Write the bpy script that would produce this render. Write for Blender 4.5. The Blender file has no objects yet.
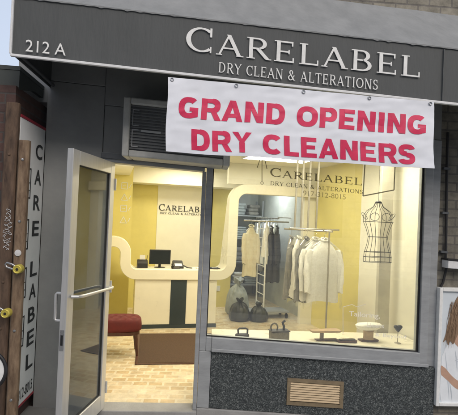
import bpy, bmesh, math, random
from mathutils import Vector, Matrix, noise
random.seed(7)
R = math.radians
scn = bpy.context.scene
COL = scn.collection

# ------------------------------------------------------------------ camera, world, sun, exposure
IMG_W, IMG_H, FOC = 458.0, 415.0, 450.0
PPX, PPY = 229.0, 213.5                       # principal point of the (cropped) photograph
YAW, PITCH, ROLL = R(3.6), R(0.8), R(2.4)
EYE = Vector((0, -3.95, 1.66))
fw = Vector((math.sin(YAW)*math.cos(PITCH), math.cos(YAW)*math.cos(PITCH), math.sin(PITCH)))
r0 = Vector((math.cos(YAW), -math.sin(YAW), 0)); u0 = r0.cross(fw)
rt = r0*math.cos(ROLL)+u0*math.sin(ROLL); up = u0*math.cos(ROLL)-r0*math.sin(ROLL)
cam = bpy.data.cameras.new('camera'); camo = bpy.data.objects.new('camera', cam); COL.objects.link(camo)
m3 = Matrix((rt, up, -fw)).transposed()
camo.matrix_world = Matrix.Translation(EYE) @ m3.to_4x4()
cam.sensor_fit = 'HORIZONTAL'; cam.sensor_width = 36; cam.lens = 36*FOC/IMG_W
cam.shift_y = 6.0/IMG_W
cam.clip_start = .05; cam.clip_end = 500
scn.camera = camo

world = bpy.data.worlds.new('World'); scn.world = world; world.use_nodes = True
wn = world.node_tree.nodes; wl = world.node_tree.links
SUN_EL, SUN_AZ = R(38), R(158)                # azimuth measured from +Y, clockwise: behind the viewer's right shoulder
sky = wn.new('ShaderNodeTexSky'); sky.sky_type = 'NISHITA'; sky.sun_disc = False
sky.sun_elevation = SUN_EL; sky.sun_rotation = SUN_AZ; sky.dust_density = 7; sky.air_density = 1.0; sky.ozone_density = 1.0
veil = wn.new('ShaderNodeMix'); veil.data_type = 'RGBA'; veil.inputs[0].default_value = .6      # thin bright overcast over the blue
veil.inputs[7].default_value = (3.9, 4.2, 4.8, 1)
wl.new(sky.outputs[0], veil.inputs[6]); wl.new(veil.outputs[2], wn['Background'].inputs[0]); wn['Background'].inputs[1].default_value = 0.12
sl = bpy.data.lights.new('sun', 'SUN'); sl.energy = 0.5; sl.angle = R(45); sl.color = (1, .985, .965)
so = bpy.data.objects.new('sun', sl); COL.objects.link(so)
sdir = Vector((math.sin(SUN_AZ)*math.cos(SUN_EL), math.cos(SUN_AZ)*math.cos(SUN_EL), math.sin(SUN_EL)))
so.rotation_euler = sdir.to_track_quat('Z', 'Y').to_euler()
so.location = (0, -8, 12)
scn.view_settings.view_transform = 'Standard'; scn.view_settings.look = 'None'
scn.view_settings.gamma = 1; scn.view_settings.exposure = 0.82
scn.view_settings.use_curve_mapping = False
LAMP = 13.8                                    # strength of the shop's ceiling panels

# ------------------------------------------------------------------ coordinate systems
K = 0.049                                     # the street (with awning, sill and base) falls this much to the right
AI = R(11); CI, SI = math.cos(AI), math.sin(AI)   # the shop's inside is turned this much against its front
def W(p): return Vector(p)
def S(p): return Vector((p[0], p[1], p[2]-K*p[0]))
def I(p): return Vector((CI*p[0]-SI*p[1], SI*p[0]+CI*p[1], p[2]))
def at(px, py, Y):                            # a point of the facade plane Y, as (x, Y, height above the sloping street)
    d = fw+rt*((px-PPX)/FOC)-up*((py-PPY)/FOC)
    p = EYE+d*((Y-EYE.y)/d.y)
    return Vector((p.x, p.y, p.z+K*p.x))

# ------------------------------------------------------------------ materials
def mat(name, c, rough=.6, metal=0., var=.12, scale=6., bump=0., bscale=40., c2=None, stretch=(1,1,1), spec=.5, coat=0.):
    m = bpy.data.materials.new(name); m.use_nodes = True
    n = m.node_tree.nodes; l = m.node_tree.links; b = n['Principled BSDF']
    b.inputs['Roughness'].default_value = rough; b.inputs['Metallic'].default_value = metal
    b.inputs['Specular IOR Level'].default_value = spec
    if coat: b.inputs['Coat Weight'].default_value = coat
    tc = n.new('ShaderNodeTexCoord'); mp = n.new('ShaderNodeMapping'); mp.inputs['Scale'].default_value = stretch
    l.new(tc.outputs['Object'], mp.inputs[0])
    nz = n.new('ShaderNodeTexNoise'); nz.inputs['Scale'].default_value = scale; nz.inputs['Detail'].default_value = 6; nz.inputs['Roughness'].default_value = .65
    l.new(mp.outputs[0], nz.inputs['Vector'])
    rp = n.new('ShaderNodeValToRGB'); rp.color_ramp.elements[0].position = .3; rp.color_ramp.elements[1].position = .7
    a = c2 if c2 else tuple(x*(1-var) for x in c); bb = c if c2 else tuple(min(1, x*(1+var)) for x in c)
    rp.color_ramp.elements[0].color = (*a, 1); rp.color_ramp.elements[1].color = (*bb, 1)
    l.new(nz.outputs[0], rp.inputs[0]); l.new(rp.outputs[0], b.inputs['Base Color'])
    mr = n.new('ShaderNodeMapRange'); mr.inputs[3].default_value = max(.03, rough-.12); mr.inputs[4].default_value = min(1, rough+.12)
    l.new(nz.outputs[0], mr.inputs[0]); l.new(mr.outputs[0], b.inputs['Roughness'])
    if bump:
        n2 = n.new('ShaderNodeTexNoise'); n2.inputs['Scale'].default_value = bscale; n2.inputs['Detail'].default_value = 4
        l.new(mp.outputs[0], n2.inputs['Vector'])
        bp = n.new('ShaderNodeBump'); bp.inputs['Strength'].default_value = bump; bp.inputs['Distance'].default_value = .01
        l.new(n2.outputs[0], bp.inputs['Height']); l.new(bp.outputs[0], b.inputs['Normal'])
    return m
def brickmat(name, c1, c2, mortar, bw, bh, msize, axes='xz', rough=.85, bump=.5, dirt=.35, offset=.5):
    m = bpy.data.materials.new(name); m.use_nodes = True
    n = m.node_tree.nodes; l = m.node_tree.links; b = n['Principled BSDF']
    tc = n.new('ShaderNodeTexCoord'); sp = n.new('ShaderNodeSeparateXYZ'); cb = n.new('ShaderNodeCombineXYZ')
    l.new(tc.outputs['Object'], sp.inputs[0])
    l.new(sp.outputs['XYZ'.index(axes[0].upper())], cb.inputs[0]); l.new(sp.outputs['XYZ'.index(axes[1].upper())], cb.inputs[1])
    br = n.new('ShaderNodeTexBrick'); br.inputs['Scale'].default_value = 1; br.inputs['Brick Width'].default_value = bw; br.inputs['Row Height'].default_value = bh
    br.inputs['Mortar Size'].default_value = msize; br.inputs['Mortar Smooth'].default_value = .2; br.offset = offset
    br.inputs['Color1'].default_value = (*c1, 1); br.inputs['Color2'].default_value = (*c2, 1); br.inputs['Mortar'].default_value = (*mortar, 1)
    l.new(cb.outputs[0], br.inputs['Vector'])
    nz = n.new('ShaderNodeTexNoise'); nz.inputs['Scale'].default_value = 9; nz.inputs['Detail'].default_value = 8; nz.inputs['Roughness'].default_value = .7
    l.new(tc.outputs['Object'], nz.inputs['Vector'])
    mr = n.new('ShaderNodeMapRange'); mr.inputs[1].default_value = .3; mr.inputs[2].default_value = .7; mr.inputs[3].default_value = 1-dirt; mr.inputs[4].default_value = 1+dirt*.5
    l.new(nz.outputs[0], mr.inputs[0])
    mx = n.new('ShaderNodeMix'); mx.data_type = 'RGBA'; mx.blend_type = 'MULTIPLY'; mx.inputs[0].default_value = 1
    l.new(br.outputs[0], mx.inputs[6]); l.new(mr.outputs[0], mx.inputs[7]); l.new(mx.outputs[2], b.inputs['Base Color'])
    b.inputs['Roughness'].default_value = rough
    ad = n.new('ShaderNodeMath'); ad.operation = 'MULTIPLY_ADD'; ad.inputs[1].default_value = -1
    l.new(br.outputs['Fac'], ad.inputs[0]); l.new(nz.outputs[0], ad.inputs[2])
    bp = n.new('ShaderNodeBump'); bp.inputs['Strength'].default_value = bump; bp.inputs['Distance'].default_value = .01
    l.new(ad.outputs[0], bp.inputs['Height']); l.new(bp.outputs[0], b.inputs['Normal'])
    return m
def granitemat(name):
    m = mat(name, (.05,.055,.06), rough=.35)
    n = m.node_tree.nodes; l = m.node_tree.links; b = n['Principled BSDF']
    tc = n.new('ShaderNodeTexCoord')
    v = n.new('ShaderNodeTexVoronoi'); v.inputs['Scale'].default_value = 215; l.new(tc.outputs['Object'], v.inputs['Vector'])
    nz = n.new('ShaderNodeTexNoise'); nz.inputs['Scale'].default_value = 60; nz.inputs['Detail'].default_value = 5; l.new(tc.outputs['Object'], nz.inputs['Vector'])
    sp = n.new('ShaderNodeSeparateColor'); l.new(v.outputs['Color'], sp.inputs[0])
    ad = n.new('ShaderNodeMath'); ad.operation = 'MULTIPLY'; l.new(sp.outputs[0], ad.inputs[0]); l.new(nz.outputs[0], ad.inputs[1])
    rp = n.new('ShaderNodeValToRGB'); e = rp.color_ramp.elements
    e[0].position = .12; e[0].color = (.022,.027,.03,1); e[1].position = .6; e[1].color = (.27,.29,.285,1)
    k = e.new(.3); k.color = (.065,.077,.08,1); k = e.new(.42); k.color = (.125,.14,.14,1)
    l.new(ad.outputs[0], rp.inputs[0]); l.new(rp.outputs[0], b.inputs['Base Color'])
    return m
def emis(name, c, s):
    m = bpy.data.materials.new(name); m.use_nodes = True; b = m.node_tree.nodes['Principled BSDF']
    b.inputs['Base Color'].default_value = (.9,.9,.85,1); b.inputs['Emission Color'].default_value = (*c, 1); b.inputs['Emission Strength'].default_value = s
    return m
def glassmat(name, tint=(.93,.96,.94), boost=1.0, dust_haze=0.):
    m = bpy.data.materials.new(name); m.use_nodes = True; n = m.node_tree.nodes; l = m.node_tree.links
    n.remove(n['Principled BSDF'])
    t = n.new('ShaderNodeBsdfTransparent'); t.inputs[0].default_value = (*tint, 1)
    g = n.new('ShaderNodeBsdfGlossy'); g.inputs['Roughness'].default_value = .015; g.inputs[0].default_value = (.95,.97,1,1)
    f = n.new('ShaderNodeFresnel'); f.inputs[0].default_value = 1.45
    k = n.new('ShaderNodeMath'); k.operation = 'MULTIPLY'; k.inputs[1].default_value = boost; k.use_clamp = True
    x = n.new('ShaderNodeMixShader'); l.new(f.outputs[0], k.inputs[0]); l.new(k.outputs[0], x.inputs[0]); l.new(t.outputs[0], x.inputs[1]); l.new(g.outputs[0], x.inputs[2])
    out = x
    if dust_haze:  # dusty diffuse film paints a pale veil of glare on the panes
        df = n.new('ShaderNodeBsdfDiffuse'); df.inputs[0].default_value = (.72,.76,.78,1); tc = n.new('ShaderNodeTexCoord')
        nz = n.new('ShaderNodeTexNoise'); nz.inputs['Scale'].default_value = 2.3; nz.inputs['Detail'].default_value = 7; nz.inputs['Roughness'].default_value = .7
        l.new(tc.outputs['Object'], nz.inputs['Vector'])
        mr = n.new('ShaderNodeMapRange'); mr.inputs[1].default_value = .35; mr.inputs[2].default_value = .7; mr.inputs[3].default_value = dust_haze*.5; mr.inputs[4].default_value = dust_haze*1.6; l.new(nz.outputs[0], mr.inputs[0])
        y = n.new('ShaderNodeMixShader'); l.new(mr.outputs[0], y.inputs[0]); l.new(x.outputs[0], y.inputs[1]); l.new(df.outputs[0], y.inputs[2]); out = y
    l.new(out.outputs[0], n['Material Output'].inputs[0]); return m

M = {}
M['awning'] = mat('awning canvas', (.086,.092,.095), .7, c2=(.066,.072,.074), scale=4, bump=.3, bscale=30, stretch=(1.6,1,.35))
M['awning_top'] = mat('sky-lit canvas', (.255,.265,.27), .8, c2=(.185,.195,.20), scale=4, bump=.3, bscale=25, stretch=(1.6,1,.5))  # paler than the front canvas: sky light painted into the colour
M['white_trim'] = mat('white piping', (.72,.73,.74), .55, var=.1, scale=20)
M['letter_white'] = mat('white lettering', (.78,.79,.78), .6, var=.08, scale=30)
M['vinyl'] = mat('banner vinyl', (.80,.83,.90), .5, var=.06, scale=3, bump=.1, bscale=9)
M['red_print'] = mat('banner red print', (.68,.028,.105), .5, var=.12, scale=14)
M['brick'] = brickmat('tan grey brick', (.19,.18,.15), (.29,.27,.22), (.16,.15,.135), .21, .08, .008, dirt=.5)
M['brick_shaded'] = brickmat('red brick', (.075,.045,.04), (.11,.06,.05), (.08,.07,.065), .21, .072, .007)  # darkened tone stands in for the shade behind the canopy
M['brick_far'] = brickmat('far brick', (.33,.24,.21), (.4,.3,.27), (.38,.35,.32), .5, .2, .02)
M['panel'] = mat('grey metal panel', (.30,.31,.312), .45, var=.14, scale=2.5, bump=.05, spec=.4)
M['frame'] = mat('aluminium frame', (.34,.357,.372), .45, .1, var=.15, scale=5, stretch=(1,1,4))
M['frame_dark'] = mat('dark aluminium', (.12,.13,.14), .42, .3, var=.18, scale=5)
M['silver'] = mat('brushed aluminium', (.62,.62,.61), .38, .55, var=.08, scale=6, stretch=(8,8,.6))
M['granite'] = granitemat('speckled granite')
M['bronze'] = mat('bronze grille', (.30,.235,.15), .45, .4, var=.2, scale=15)
M['black'] = mat('black', (.018,.018,.02), .5, var=.3, scale=12)
M['rubber'] = mat('black gasket', (.02,.02,.02), .7)
M['glass'] = glassmat('clear glass', (.95,.965,.955), 2.6, .05)
M['door_glass'] = glassmat('door glass', (.82,.87,.83), 1.3, .045)
M['ac_white'] = mat('aged plastic', (.47,.48,.465), .55, var=.18, scale=7)
M['ac_dark'] = mat('dark grille', (.13,.138,.145), .5, var=.25, scale=9)
M['yellow'] = mat('yellow paint', (.71,.625,.225), .6, var=.05, scale=3, bump=.04, bscale=120)
M['cream'] = mat('cream paint', (.82,.80,.69), .6, var=.04, scale=3, bump=.04, bscale=120)
M['cream_gloss'] = mat('cream laminate', (.80,.76,.62), .3, var=.03, scale=4)
M['ceiling'] = mat('ceiling paint', (.80,.77,.66), .8, var=.03)
M['tile'] = brickmat('floor tiles', (.72,.63,.46), (.56,.42,.24), (.71,.63,.47), .15, .105, .012, 'xy', .3, .25, .3)
M['mat_brown'] = mat('brown coir', (.075,.042,.024), .95, var=.3, scale=60, bump=.6, bscale=220)
M['navy'] = mat('dark laminate', (.03,.045,.055), .35, var=.1)
M['red_vel'] = mat('red velvet', (.11,.012,.011), .8, var=.2, scale=12)
M['wood_dark'] = mat('dark wood', (.07,.025,.015), .4, var=.25, scale=8, stretch=(6,6,1))
M['wood'] = mat('pale worn wood', (.42,.30,.17), .6, var=.2, scale=9, stretch=(1,6,6))
M['sign_white'] = mat('sign panel', (.86,.87,.88), .45, var=.07, scale=3)
M['ink'] = mat('sign ink', (.03,.033,.036), .6, var=.2)
M['decal_dark'] = mat('dark window lettering', (.16,.13,.07), .6)
M['decal_white'] = mat('white window lettering', (.85,.84,.78), .6)
_n = M['decal_white'].node_tree.nodes['Principled BSDF']; _n.inputs['Alpha'].default_value = .85      # thin, half see-through film
M['decal_dark'].node_tree.nodes['Principled BSDF'].inputs['Alpha'].default_value = .6
M['red_trim'] = mat('red trim', (.35,.03,.05), .5)
M['post_tan'] = mat('rusty tan steel', (.30,.215,.14), .85, .0, c2=(.085,.05,.03), scale=16, bump=.4, bscale=30, stretch=(1.5,1.5,.35))
M['post_brown'] = mat('brown steel', (.16,.105,.07), .85, c2=(.045,.028,.02), scale=18, bump=.4, bscale=30, stretch=(1.5,1.5,.35))
M['brass'] = mat('yellow brass', (.62,.52,.10), .4, .3, var=.15, scale=40)
M['steel'] = mat('steel', (.5,.5,.5), .3, .9, var=.1)
M['graffiti'] = mat('white paint marker', (.6,.6,.6), .7)
M['neigh_awning'] = mat('dark green grey metal', (.05,.058,.055), .6, var=.3, scale=3)
M['purple'] = mat('shutter', (.085,.08,.13), .5, c2=(.035,.03,.05), scale=14)
M['concrete'] = mat('concrete', (.30,.30,.295), .9, var=.16, scale=4, bump=.3, bscale=70)
M['sidewalk'] = mat('pavement', (.26,.26,.255), .9, var=.18, scale=3, bump=.3, bscale=90)
M['asphalt'] = mat('asphalt', (.05,.05,.052), .9, var=.25, scale=20, bump=.5, bscale=120)
M['bluegrey'] = mat('blue grey wall', (.58,.60,.57), .7, c2=(.44,.46,.45), scale=5)
M['shirt'] = mat('spotted cream cloth', (.92,.91,.85), .6, c2=(.78,.75,.66), scale=60, bump=.22, bscale=60)
M['shirt_grey'] = mat('grey cloth', (.30,.29,.26), .85, c2=(.17,.165,.155), scale=20, bump=.25, bscale=25)
M['shirt_pale'] = mat('pale yellow cloth', (.80,.77,.60), .8, c2=(.70,.61,.42), scale=14)
M['shirt_dark'] = mat('dark cloth', (.045,.045,.05), .85, var=.3, scale=12)
M['chrome'] = mat('chrome tube', (.55,.52,.46), .25, .9, var=.05)
M['rod'] = mat('painted rod', (.36,.33,.26), .45, .3, var=.1)
M['bag_dark'] = mat('black bag', (.03,.033,.03), .4, var=.4, scale=7, bump=.4, bscale=14)
M['bag_blue'] = mat('blue grey bundle', (.42,.46,.46), .5, c2=(.26,.29,.29), scale=11, bump=.5, bscale=14)
M['iron_black'] = mat('black iron', (.05,.045,.04), .45, .4, var=.3, scale=30)
M['iron_grey'] = mat('old grey iron', (.18,.16,.12), .6, .4, var=.3, scale=30)
M['print_bg'] = mat('poster paper', (.66,.72,.77), .35, var=.05, scale=4)
M['print_shirt'] = mat('printed white shirt', (.80,.84,.88), .35, var=.07, scale=7)
M['print_hair'] = mat('printed brown hair', (.17,.105,.065), .35, c2=(.33,.22,.14), scale=9, stretch=(6,1,1))
M['print_fold'] = mat('printed grey fold', (.55,.60,.66), .35)
M['print_hair_light'] = mat('printed light hair', (.36,.25,.16), .35, var=.2)
M['print_hair_dark'] = mat('printed dark hair', (.09,.055,.035), .35, var=.2)
M['print_skin'] = mat('printed skin', (.52,.33,.24), .35, var=.12, scale=7)
M['leaf'] = mat('leaf', (.06,.085,.04), .7, var=.4, scale=4)
M['bark'] = mat('bark', (.10,.075,.055), .9, var=.3, scale=9)
M['lit'] = emis('lit ceiling panel', (1, .90, .68), LAMP)
M['lit_cool'] = emis('lit cool panel', (.93, .98, 1), LAMP*1.5)
M['screen'] = mat('dark screen', (.02,.025,.028), .15)
M['paper'] = mat('paper', (.75,.73,.68), .7)
M['stone_pale'] = brickmat('pale stone', (.60,.57,.52), (.66,.63,.58), (.4,.38,.35), .9, .35, .012)
M['pane_dark'] = mat('dark window', (.05,.06,.07), .1)

M['plastic'] = glassmat('clear plastic film', (.997,.997,.995), .4)
_nt = M['plastic'].node_tree; _b = _nt.nodes.new('ShaderNodeBump'); _z = _nt.nodes.new('ShaderNodeTexNoise'); _z.inputs['Scale'].default_value = 18; _z.inputs['Detail'].default_value = 3
_b.inputs['Strength'].default_value = .6; _b.inputs['Distance'].default_value = .02; _nt.links.new(_z.outputs[0], _b.inputs['Height'])
for _q in _nt.nodes:
    if _q.type in ('BSDF_GLOSSY', 'FRESNEL'): _nt.links.new(_b.outputs[0], _q.inputs['Normal'])
    if _q.type == 'BSDF_GLOSSY': _q.inputs['Roughness'].default_value = .12
# ------------------------------------------------------------------ mesh building
ORG = {}
class MB:
    def __init__(s): s.v = []; s.f = []; s.p = []
    def add(s, vs, fs):
        o = len(s.v); s.p.append((o, len(s.f))); s.v += [Vector(v) for v in vs]; s.f += [[i+o for i in f] for f in fs]; return s
    def box(s, x0, x1, y0, y1, z0, z1):
        return s.add([(x0,y0,z0),(x1,y0,z0),(x1,y1,z0),(x0,y1,z0),(x0,y0,z1),(x1,y0,z1),(x1,y1,z1),(x0,y1,z1)],
                     [(0,3,2,1),(4,5,6,7),(0,1,5,4),(1,2,6,5),(2,3,7,6),(3,0,4,7)])
    def prism(s, poly, axis, a, b):            # polygon in the two other axes, from a to b along axis ('x','y' or 'z')
        n = len(poly)
        def P(p, t): return {'x': (t,p[0],p[1]), 'y': (p[0],t,p[1]), 'z': (p[0],p[1],t)}[axis]
        return s.add([P(p,a) for p in poly]+[P(p,b) for p in poly],
                     [list(range(n))[::-1], list(range(n,2*n))]+[(i,(i+1)%n,n+(i+1)%n,n+i) for i in range(n)])
    def tube(s, pts, rad, n=8, caps=True, closed=False):
        pts = [Vector(p) for p in pts]; rs = rad if isinstance(rad, (list,tuple)) else [rad]*len(pts)
        rings = []; prev = None; N = len(pts)
        for i, p in enumerate(pts):
            if closed: d = pts[(i+1)%N]-pts[i-1]
            else: d = pts[min(i+1,N-1)]-pts[max(i-1,0)]
            d.normalize()
            if prev is None: a = d.cross(Vector((0,0,1)) if abs(d.z)<.9 else Vector((1,0,0)))
            else: a = prev-d*prev.dot(d)
            a.normalize(); prev = a; b = d.cross(a)
            rings.append([p+(a*math.cos(2*math.pi*k/n)+b*math.sin(2*math.pi*k/n))*rs[i] for k in range(n)])
        vs = [v for r in rings for v in r]; fs = []
        for i in range(N if closed else N-1):
            j = (i+1)%N
            for k in range(n): fs.append((i*n+k, i*n+(k+1)%n, j*n+(k+1)%n, j*n+k))
        if caps and not closed: fs += [list(range(n))[::-1], [(N-1)*n+k for k in range(n)]]
        return s.add(vs, fs)
    def loops(s, rings, capa=True, capb=True):
        n = len(rings[0]); vs = [v for r in rings for v in r]; fs = []
        for i in range(len(rings)-1):
            for k in range(n): fs.append((i*n+k, i*n+(k+1)%n, (i+1)*n+(k+1)%n, (i+1)*n+k))
        if capa: fs.append(list(range(n))[::-1])
        if capb: fs.append([(len(rings)-1)*n+k for k in range(n)])
        return s.add(vs, fs)
    def lathe(s, prof, c=(0,0,0), n=20, sx=1, sy=1):
        return s.loops([[(c[0]+r*sx*math.cos(2*math.pi*k/n), c[1]+r*sy*math.sin(2*math.pi*k/n), c[2]+z) for k in range(n)] for r, z in prof])
    def lump(s, c, rx, ry, rz, seed, amp=.25, n=18, m=12):
        rings = []
        for i in range(1, m):
            th = math.pi*i/m; ring = []
            for k in range(n):
                ph = 2*math.pi*k/n; d = Vector((math.sin(th)*math.cos(ph), math.sin(th)*math.sin(ph), -math.cos(th)))
                q = 1+amp*noise.noise(d*1.7+Vector((seed,seed*2,0)))+amp*.5*noise.noise(d*4+Vector((0,seed,seed)))
                z = d.z*rz*q
                ring.append((c[0]+d.x*rx*q, c[1]+d.y*ry*q, max(c[2]+z, c[2]-rz*.85)))
            rings.append(ring)
        return s.loops(rings)
    def each(s, name, m, parent, sp=W, **kw):    # one object per shape added
        out = []; ends = s.p[1:]+[(len(s.v), len(s.f))]
        for (a, b), (c, d) in zip(s.p, ends):
            q = MB(); q.v = s.v[a:c]; q.f = [[i-a for i in f] for f in s.f[b:d]]; out.append(q.build(name, m, parent, sp, **kw))
        return out
    def build(s, name, m, parent=None, sp=W, smooth=False, bevel=0., sub=0, label=None):
        me = bpy.data.meshes.new(name); o0 = ORG.get(parent, Vector((0,0,0))) if parent else Vector((0,0,0))
        me.from_pydata([sp(v)-o0 for v in s.v], [], s.f); me.update()
        bm = bmesh.new(); bm.from_mesh(me); bmesh.ops.recalc_face_normals(bm, faces=bm.faces); bm.to_mesh(me); bm.free()
        me.materials.append(M[m] if isinstance(m, str) else m)
        o = bpy.data.objects.new(name, me); COL.objects.link(o)
        if parent: o.parent = parent; ORG[o] = o0
        if smooth:
            me.polygons.foreach_set('use_smooth', [True]*len(me.polygons))
            bm = bmesh.new(); bm.from_mesh(me)
            for e in bm.edges:
                if len(e.link_faces) == 2 and e.calc_face_angle(0) > R(50): e.smooth = False
            bm.to_mesh(me); bm.free()
        if bevel:
            b = o.modifiers.new('bevel', 'BEVEL'); b.width = bevel; b.segments = 2; b.limit_method = 'ANGLE'; b.angle_limit = R(40)
        if sub:
            b = o.modifiers.new('sub', 'SUBSURF'); b.levels = sub; b.render_levels = sub
        if label: o['label'] = label
        return o
def thing(name, label, cat, loc=(0,0,0), group=None, rz=0):
    o = bpy.data.objects.new(name, None); COL.objects.link(o); o.location = loc; o.rotation_euler.z = rz; o.empty_display_size = .1
    ORG[o] = Vector(loc); return tag(o, label, cat, group)
def tag(o, label, cat, group=None):
    o['label'] = label; o['category'] = cat
    if group: o['group'] = group
    return o
def struct(o): o['kind'] = 'structure'; return o
def dup(root, loc, rz, label, group=None):
    r = root.copy(); COL.objects.link(r); r.location = loc; r.rotation_euler.z = rz; r['label'] = label
    if group: r['group'] = group
    for ch in [c for c in root.children]:
        c = ch.copy(); COL.objects.link(c); c.parent = r
        for g in ch.children:
            d = g.copy(); COL.objects.link(d); d.parent = c
    return r

# ------------------------------------------------------------------ lettering
TK, TN = .135, .07
def sarc(cx, cy, rx, ry, a0, a1, n=18): return ('a', cx, cy, rx, ry, a0, a1, n)
GL = {
 'C': (.84, [sarc(.48,.5,.38,.45,48,312), ('l',.76,.64,.76,.99,.06), ('l',.76,.02,.76,.26,.045)]),
 'A': (.94, [('l',.1,0,.45,.99,TN), ('l',.43,.99,.82,0,TK), ('l',.22,.34,.68,.34,.065), ('s',.1,0,.11), ('s',.84,0,.13)]),
 'R': (.9, [('l',.2,0,.2,1,TK), ('l',.2,.965,.46,.965,.07), ('l',.2,.5,.46,.5,.07), sarc(.44,.7325,.25,.2325,-90,90), ('l',.44,.5,.8,.02,TK), ('s',.2,0,.15), ('s',.17,1,.12), ('s',.84,0,.1)]),
 'E': (.82, [('l',.2,0,.2,1,TK), ('l',.2,.963,.7,.963,.075), ('l',.2,.5,.58,.5,.07), ('l',.2,.037,.74,.037,.075), ('l',.7,.78,.7,1,.05), ('l',.58,.4,.58,.6,.045), ('l',.74,0,.74,.23,.05), ('s',.17,0,.12), ('s',.17,1,.12)]),
 'L': (.78, [('l',.2,0,.2,1,TK), ('l',.2,.037,.72,.037,.075), ('l',.72,0,.72,.25,.05), ('s',.17,0,.12), ('s',.2,1,.15)]),
 'B': (.86, [('l',.2,0,.2,1,TK), ('l',.2,.965,.46,.965,.07), ('l',.2,.52,.46,.52,.07), ('l',.2,.035,.48,.035,.07), sarc(.44,.7425,.22,.2225,-90,90), sarc(.46,.2775,.27,.2425,-90,90), ('s',.17,0,.12), ('s',.17,1,.12)]),
 'D': (.95, [('l',.2,0,.2,1,TK), ('l',.2,.965,.42,.965,.07), ('l',.2,.035,.42,.035,.07), sarc(.42,.5,.4,.465,-90,90), ('s',.17,0,.12), ('s',.17,1,.12)]),
 'N': (.98, [('l',.16,0,.16,1,TN), ('l',.16,1,.8,0,TK), ('l',.8,0,.8,1,TN), ('s',.16,0,.12), ('s',.13,1,.1), ('s',.8,1,.12)]),
 'Y': (.88, [('l',.08,1,.46,.46,TK), ('l',.46,.46,.8,1,TN), ('l',.44,0,.44,.5,TK), ('s',.44,0,.14), ('s',.08,1,.11), ('s',.8,1,.11)]),
 'T': (.84, [('l',.42,0,.42,1,TK), ('l',.06,.963,.78,.963,.075), ('l',.06,.76,.06,1,.05), ('l',.78,.76,.78,1,.05), ('s',.42,0,.15)]),
 'O': (1.02, [sarc(.5,.5,.41,.46,0,360,30)]),
 'I': (.42, [('l',.21,0,.21,1,TK), ('s',.21,0,.14), ('s',.21,1,.14)]),
 'S': (.74, [sarc(.38,.74,.23,.225,35,270), sarc(.36,.265,.26,.23,90,-150), ('l',.58,.7,.58,.97,.05), ('l',.1,.03,.1,.32,.05)]),
 '&': (.98, [sarc(.4,.77,.17,.19,-60,240), sarc(.36,.26,.26,.22,100,330), ('l',.28,.64,.8,.02,TK), ('l',.5,.1,.82,.5,TN), ('s',.86,0,.1), ('s',.8,.5,.1)]),
 ' ': (.42, []),
}
def glyph_quads(ch):
    w, st = GL[ch]; out = []
    for s in st:
        if s[0] == 'l':
            _, x0, y0, x1, y1, t = s; d = Vector((x1-x0, y1-y0)).normalized(); nn = Vector((-d.y, d.x))*t/2
            if abs(d.y) < .15 or abs(d.x) < .01: q = [(x0+nn.x,y0+nn.y),(x0-nn.x,y0-nn.y),(x1-nn.x,y1-nn.y),(x1+nn.x,y1+nn.y)]
            else: h = t/2/abs(d.y); q = [(x0-h,y0),(x0+h,y0),(x1+h,y1),(x1-h,y1)]     # diagonals end flat on the line
            out.append(q)
        elif s[0] == 's':
            _, x, y, hw = s; y0, y1 = (0,.045) if y < .5 else (y-.045, y); out.append([(x-hw,y0),(x+hw,y0),(x+hw,y1),(x-hw,y1)])
        else:
            _, cx, cy, rx, ry, a0, a1, n = s
            for i in range(n):
                qs = []
                for a in (a0+(a1-a0)*i/n, a0+(a1-a0)*(i+1)/n):
                    a = R(a); t = TN*.9+(TK*1.05-TN*.9)*abs(math.cos(a))**1.4
                    qs.append(((cx+(rx+t/2)*math.cos(a), cy+(ry+.0)*math.sin(a)+t/2*math.sin(a)), (cx+(rx-t/2)*math.cos(a), cy+ry*math.sin(a)-t/2*math.sin(a))))
                out.append([qs[0][0],qs[0][1],qs[1][1],qs[1][0]])
    return w, out
def serif_line(text, smallcap=1.0, gap=.08):
    """list of quads and total width; cap height 1, first letter of the line at full size"""
    x = 0; quads = []
    for i, ch in enumerate(text):
        w, qs = glyph_quads(ch); k = 1 if i == 0 else smallcap
        quads += [[(x+p[0]*k, p[1]*k) for p in q] for q in qs]; x += (w+gap)*k
    return quads, x-gap
def serif_mesh(mb, text, x0, x1, h, cap, Y, t, smallcap=1.0, gap=.08):
    quads, w = serif_line(text, smallcap, gap); k = (x1-x0)/w
    for j, q in enumerate(quads):              # each stroke a hair deeper than the last, so no two faces share a plane
        mb.prism([(x0+p[0]*k, h+p[1]*cap) for p in q], 'y', Y, Y-t-.00007*(j % 17))
def sans_mesh(text, bold=0.):
    cu = bpy.data.curves.new('txt', 'FONT'); cu.body = text; cu.size = 1; cu.offset = bold; cu.resolution_u = 4
    o = bpy.data.objects.new('txt', cu); COL.objects.link(o); bpy.context.view_layer.update()
    me = bpy.data.meshes.new_from_object(o.evaluated_get(bpy.context.evaluated_depsgraph_get()))
    vs = [v.co.copy() for v in me.vertices]; fs = [list(p.vertices) for p in me.polygons]
    bpy.data.objects.remove(o); bpy.data.curves.remove(cu); bpy.data.meshes.remove(me)
    xs = [v.x for v in vs]; ys = [v.y for v in vs]; a, b, c, d = min(xs), max(xs), min(ys), max(ys)
    return [((v.x-a)/(b-a), (v.y-c)/(d-c)) for v in vs], fs      # normalised to the unit square
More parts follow.
